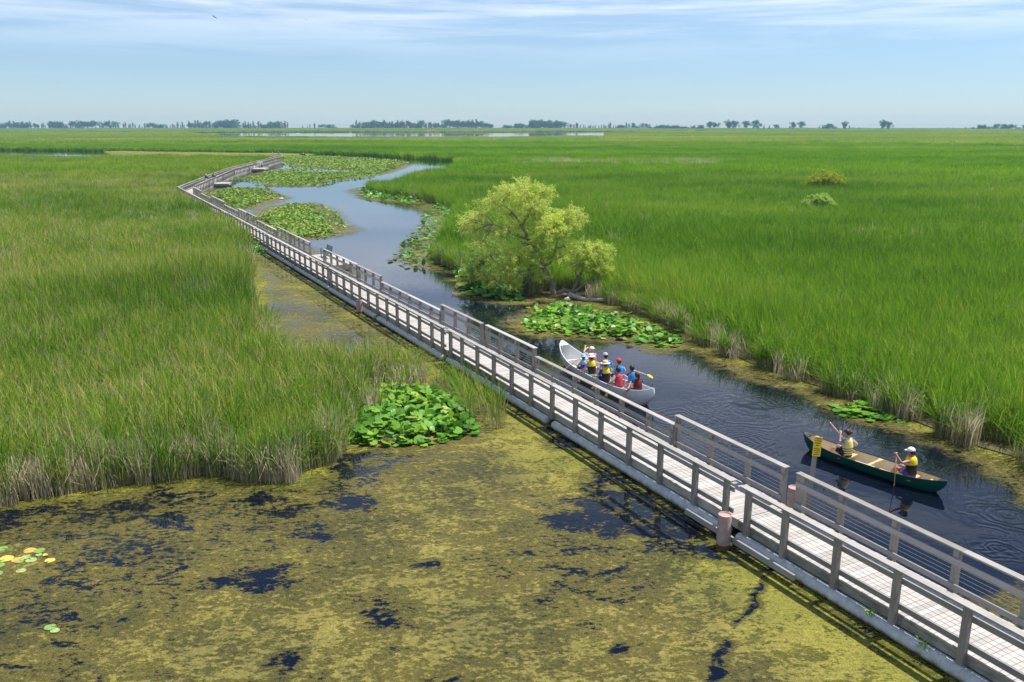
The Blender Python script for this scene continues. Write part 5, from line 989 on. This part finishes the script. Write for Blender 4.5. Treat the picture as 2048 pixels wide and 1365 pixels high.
for sidek, poly, mat, wind in (('right', POLY_R, 'reed_right', (-0.09, 0.0)), ('left', POLY_L, 'reed_left', (-0.05, 0.02))):
    G1 = [blade_mesh('near_reed', 46, 0.32, 1.15, 2.2, 0.026, 0.13, 0.50, M[mat], 100 + k, wind) for k in range(6)]
    D1 = [blade_mesh('near_dry_reed', 22, 0.24, 0.7, 1.8, 0.024, 0.06, 0.22, M['reed_dry'], 120 + k, (0.0, 0.0), 0.10) for k in range(4)]
    G2 = [blade_mesh('middle_reed', 70, 0.64, 1.2, 2.2, 0.046, 0.14, 0.55, M[mat], 140 + k, wind) for k in range(5)]
    D2 = [blade_mesh('middle_dry_reed', 30, 0.55, 1.1, 2.1, 0.045, 0.14, 0.3, M['reed_dry'], 160 + k, wind, 0.2) for k in range(3)]
    G3 = [blade_mesh('distant_reed', 80, 1.5, 1.4, 2.25, 0.15, 0.13, 0.50, M['reed_mid' if sidek == 'right' else 'reed_far'], 180 + k, wind) for k in range(4)]
    dn, d2 = (0.05, 0.015) if sidek == 'right' else (0.34, 0.16)
    lab = dict(right='vivid green cattails', left='olive and tan cattails')[sidek]; where = dict(right='right bank of the channel', left='left bank beside the boardwalk')[sidek]
    PA = field(poly, 0, 78, 0.40, 1 if sidek == 'right' else 2); 
    PA = PA[(dist_line(PA, RB if sidek == 'right' else LB) > 0.85) | (rng.random(len(PA)) < 0.10)]
    if sidek == 'left': PA = PA[(QQ(PA) < -0.5)]
    zone('cattails', lab + ' growing along the near part of the ' + where, PA, G1, D1, dn, 5)
    PB = field(poly, 78, 185, 0.82, 3); zone('cattails', lab + ' of the middle distance on the ' + where, PB, G2, D2, d2, 6)
    PC = field(poly, 185, 480, 1.9, 4)
    if sidek == 'right': Pw = np.stack([rng.uniform(0, 62, 420), 228 + rng.normal(0, 9, 420)], 1); zone('cattails', 'pale seed headed reeds streaking the plain right of the willow', Pw[inpoly(Pw, poly)], D2, D2[:1], 0.0, 17, (1.1, 1.35))
    zone('cattails', lab + ' far off on the ' + where, PC, G3, G3[:1], 0.0, 7)
    # dead stems crowding the water's edge
    ln = RB[1:22] if sidek == 'right' else LB[1:22]; g = np.random.default_rng(9); E_ = []
    for i in range(len(ln) - 1):
        a, b = np.array(ln[i]), np.array(ln[i + 1]); k = int(np.hypot(*(b - a)) * 20); t = g.random(k); nrm = np.array([-(b - a)[1], (b - a)[0]]) / np.hypot(*(b - a)); E_.append(a + (b - a) * t[:, None] + nrm * ((1 if sidek == 'right' else -1) * g.uniform(-0.45, 0.38, k))[:, None])
    E_ = np.concatenate(E_); E_ = E_[(inpoly(E_, poly) | (dist_line(E_, ln) < 0.42))]; E_ = E_[vnoise(E_, 0.55, 2.0) > -0.28]; E_ = E_[((E_[:, 0] - 3.3) / 2.3) ** 2 + ((E_[:, 1] - 54.9) / 1.7) ** 2 > 1]
    if sidek == 'left': E_ = E_[QQ(E_) < -0.6]
    zone('cattails', 'pale dead cattail stems crowding the water edge of the ' + where, E_, D1, G1[:2], 0.36, 8, (0.55, 1.2))
G4 = [blade_mesh('horizon_reed', 130, 4.6, 1.5, 2.3, 0.36, 0.14, 0.55, M['reed_far'], 200 + k, (-0.1, 0)) for k in range(3)]
PD = field(POLY_R, 480, 1390, 5.6, 11); zone('cattails', 'reed plain stretching to the distant lake', PD, G4, G4[:1], 0.0, 12)
PE = field(STRIP, 1150, 2250, 13.0, 13); zone('cattails', 'last strip of reeds in front of the horizon trees', PE, G4, G4[:1], 0.0, 14, (1.0, 1.3), 0.2)
# thin reeds standing in the pool by the boardwalk
P_ = np.array([W(s, q)[:2] for s, q in zip(rng.uniform(17.5, 23.5, 70), rng.uniform(-2.4, -0.75, 70))]); zone('cattails', 'thin scattered reeds standing in the algae beside the boardwalk', P_, [blade_mesh('thin_reed', 7, 0.22, 0.8, 1.7, 0.022, 0.10, 0.3, M['reed_left'], 230 + k) for k in range(3)], [], 0.0, 15)

# ------------------------------------------------------------------ trees on the horizon
def far_tree(kind, seed):
    g = np.random.default_rng(seed); V, F, Rr = [], [], []; off = 0
    if kind == 'slim': cl = [(g.normal(0, .6), g.normal(0, .6), z, 1.9 * (1.15 - abs(z - 9) / 12) * g.uniform(.7, 1.2)) for z in np.linspace(2.5, 17.5, 12)]
    elif kind == 'round': cl = [(g.normal(0, 3.2), g.normal(0, 3), g.uniform(5, 15), g.uniform(1.8, 3.0)) for _ in range(16)]
    elif kind == 'low': cl = [(g.normal(0, 4.5), g.normal(0, 3), g.uniform(1.5, 6), g.uniform(1.6, 2.6)) for _ in range(15)]
    elif kind == 'cedar': cl = [(g.normal(0, .2), g.normal(0, .2), z, 1.8 * (1 - z / 9.5) + .25) for z in np.linspace(1, 8.5, 8)]
    else: cl = [(g.normal(0, 3.6), g.normal(0, 3), g.uniform(8, 17), g.uniform(2.0, 3.4)) for _ in range(18)] + [(g.normal(0, 1.5), 0, g.uniform(4, 8), 1.8) for _ in range(4)]
    for (x, y, z, r) in cl:
        n = int(26 * r); d = unit(g.normal(0, 1, (n, 3))); P = np.array([x, y, z]) + d * r * g.uniform(.5, 1.1, (n, 1)); D = unit(g.normal(0, 1, (n, 3))); U = unit(np.cross(D, g.normal(0, 1, (n, 3))))
        v, f, rr = leaf_quads(P, D, U, np.full(n, 1.25), np.full(n, 0.85), np.clip(g.normal(.5, .2) + g.normal(0, .12, n), 0, 1)); V.append(v); F.append(f + off); Rr.append(rr); off += len(v)
    H = max(c[2] + c[3] for c in cl); crown = mesh_np('crown', np.concatenate(V), np.concatenate(F), M['far_leaf'], np.concatenate(Rr))
    m = MB(); m.tube([(0, 0, -1), (0.2, 0, H * .3), (0, 0.1, H * .75)], [0.35, 0.26, 0.08], 6)
    if kind in ('round', 'broad'):
        for (x, y, z, r) in cl[:6]: m.tube([(0.1, 0, H * .3), (x * .5, y * .5, z * .75), (x, y, z)], [0.16, 0.1, 0.04], 5)
    return m.mesh('trunk', M['bark']), crown, H
TK = {k: [far_tree(k, 300 + 10 * i + j) for j in range(3)] for i, k in enumerate(('slim', 'round', 'low', 'cedar', 'broad'))}
def put_tree(name, kind, x, y, h, label, group, cat='tree'):
    tm, cm, H = TK[kind][random.randrange(3)]; s = h / H; root = empty(name, (x, y, 0.2), random.uniform(0, 6.28)); root.scale = (s * random.uniform(.95, 1.4),) * 2 + (s,); tag(root, label, cat, group)
    link('trunk', tm, root); link('crown', cm, root)
HZ = 249.0
def px_to_xy(px, Y): return (px - 1024) / 1700.0 * (Y * 0.969 + 2.7), Y
STRETCH = [(-60, 240, 62, 13, 2080, 'slim', 'slim hazy tree in the dense row at the far left of the horizon'), (245, 372, 26, 11, 2120, 'slim', 'faint slim tree in the thin row left of the horizon centre gap'), (376, 470, 26, 15, 2060, 'slim', 'dark slim tree in the clump ending the left horizon row'), (484, 578, 24, 13, 2080, 'slim', 'slim tree in the short horizon row right of the first gap'), (604, 672, 9, 9, 2120, 'slim', 'tiny isolated tree in the sparse horizon gap'), (702, 862, 48, 14, 2060, 'slim', 'slim tree in the long horizon row behind the lake'), (858, 985, 34, 15, 2040, 'round', 'rounder tree in the horizon row behind the middle of the lake'), (1004, 1066, 12, 9, 2080, 'low', 'low scrubby tree in the dip of the horizon row behind the lake'), (1062, 1124, 22, 15, 2040, 'round', 'full tree in the pale green clump right of the lake centre'), (1128, 1300, 34, 11, 2060, 'slim', 'slim tree in the broken horizon row at the right end of the lake'), (1300, 1406, 16, 7, 1900, 'low', 'low pale shrubby tree right of the lake'), (1500, 1720, 22, 6, 1840, 'cedar', 'tiny pointed cedar in the low row on the right horizon'), (1860, 1935, 6, 5, 1800, 'cedar', 'tiny pointed cedar between the right horizon clumps'), (1945, 2080, 18, 10, 1740, 'round', 'round tree in the clump at the right end of the horizon')]
for (a, b, n, hp, Y, kind, lab) in STRETCH:
    for k in range(n):
        px = a + (b - a) * (k + random.uniform(.1, .9)) / n; yy = Y + random.uniform(-40, 60); x, y = px_to_xy(px, yy); h = hp / 1700 * yy * random.uniform(.50, 1.25)
        kk = kind if random.random() < .62 or kind == 'cedar' else random.choice(['slim', 'round', 'round', 'low'])
        put_tree('far_tree', kk, x, y, h, lab, 'trees along the horizon: ' + lab.split(' in the ')[-1] if ' in the ' in lab else 'trees along the horizon: ' + lab.split(' ', 2)[-1])
for (x, y, h, kind, lab) in [(407, 1808, 17.0, 'round', 'leftmost round tree of the grouped trees right of the lake'), (418, 1812, 15.5, 'round', 'round tree touching the leftmost of the group right of the lake'), (446, 1808, 20.2, 'broad', 'biggest tree of the group right of the lake'), (458, 1806, 19, 'broad', 'tree leaning on the right side of the biggest one in the group'), (484, 1808, 18.1, 'round', 'third round tree of the group right of the lake'), (504, 1808, 20.0, 'broad', 'rightmost broad tree of the group right of the lake'), (546, 1808, 11, 'round', 'small round tree standing alone right of the broad group'), (580, 1808, 16.0, 'round', 'left one of the twin round trees on the right horizon'), (598, 1808, 17.0, 'round', 'right one of the twin round trees on the right horizon'), (655, 1808, 12, 'low', 'low spreading tree among the cedars'), (669, 1760, 18.0, 'broad', 'lone tall umbrella tree on the right horizon'), (700, 1657, 20.5, 'broad', 'tall double crowned tree, largest on the far right horizon'), (712, 1657, 17.0, 'broad', 'smaller crown beside the tall double tree on the far right')]:
    put_tree('far_tree', kind, x, y, h, lab, None)

# ------------------------------------------------------------------ birds
def bird(loc, rz, roll, span, label):
    root = empty('bird', loc, rz); root.rotation_euler = (0, roll, rz); tag(root, label, 'bird', 'birds in the sky')
    m = MB(); s = span; rings = []
    for t, r in ((-.28, .004), (-.2, .03), (-.05, .055), (.1, .05), (.18, .03), (.24, .035), (.29, .02), (.34, .003)): rings.append([(r * s * math.cos(a), t * s, r * s * math.sin(a)) for a in np.linspace(0, 6.28, 9)[:-1]])
    m.loft(rings); m.add([(-.03 * s, -.2 * s, 0), (.03 * s, -.2 * s, 0), (.09 * s, -.42 * s, .004), (0, -.32 * s, .004), (-.09 * s, -.42 * s, .004)], [(0, 1, 2, 3), (0, 3, 4)]); m.build('body', M['black'], root)
    for sg in (-1, 1):
        m = MB(); m.loft([[(sg * x * s, y0 * s, z * s + .006), (sg * x * s, y1 * s, z * s + .006), (sg * x * s, y1 * s, z * s - .006), (sg * x * s, y0 * s, z * s - .006)] for x, y0, y1, z in ((.03, .12, -.12, .01), (.22, .16, -.08, .07), (.40, .05, -.10, .06), (.52, -.12, -.16, .02))]); m.build('wing', M['black'], root)
bird((-24.2, 73.5, 19.45), 0.9, 0.5, 0.42, 'dark swallow gliding high in the left half of the sky')
bird((-22.6, 99.0, 22.1), 2.0, -0.3, 0.26, 'tiny dark bird high in the sky, right of the swallow')
bird((-69.5, 136.0, 17.2), 0.4, 0.2, 0.45, 'tiny bird low over the left horizon')
# waterfowl by the lilies
root = empty('goose', (-34.9, 130.0, 0), R(-70)); tag(root, 'goose swimming at the tip of the lily bed near the boardwalk corner', 'goose')
m = MB(); m.loft([[(rx * math.cos(a), y, zc + rz_ * math.sin(a)) for a in np.linspace(0, 6.28, 13)[:-1]] for y, rx, rz_, zc in ((-.42, .02, .02, .16), (-.32, .10, .07, .12), (-.1, .17, .13, .09), (.12, .17, .13, .09), (.28, .09, .09, .13), (.34, .03, .04, .17))]); m.build('body', M['bird_white'], root, smooth=True)
m = MB(); m.tube([(0, .27, .14), (0, .34, .26), (0, .34, .38), (0, .38, .44), (0, .47, .43), (0, .55, .41)], [.06, .045, .038, .052, .03, .010], 8); m.build('neck', M['black'], root, smooth=True)

# ------------------------------------------------------------------ air
def haze():
    m, t, out = new_mat('haze_air'); v = N(t, 'ShaderNodeVolumePrincipled', i={'Color': (0.48, 0.78, 1.0, 1), 'Density': 0.00014, 'Anisotropy': 0.0}); L(t, v.outputs[0], out.inputs['Volume'])
    mb = MB(); mb.box(-2200, 2200, -60, 2700, -1.2, 32); tag(mb.build('haze', m), 'thin pale haze over the whole marsh', 'haze', None, 'stuff')
haze()
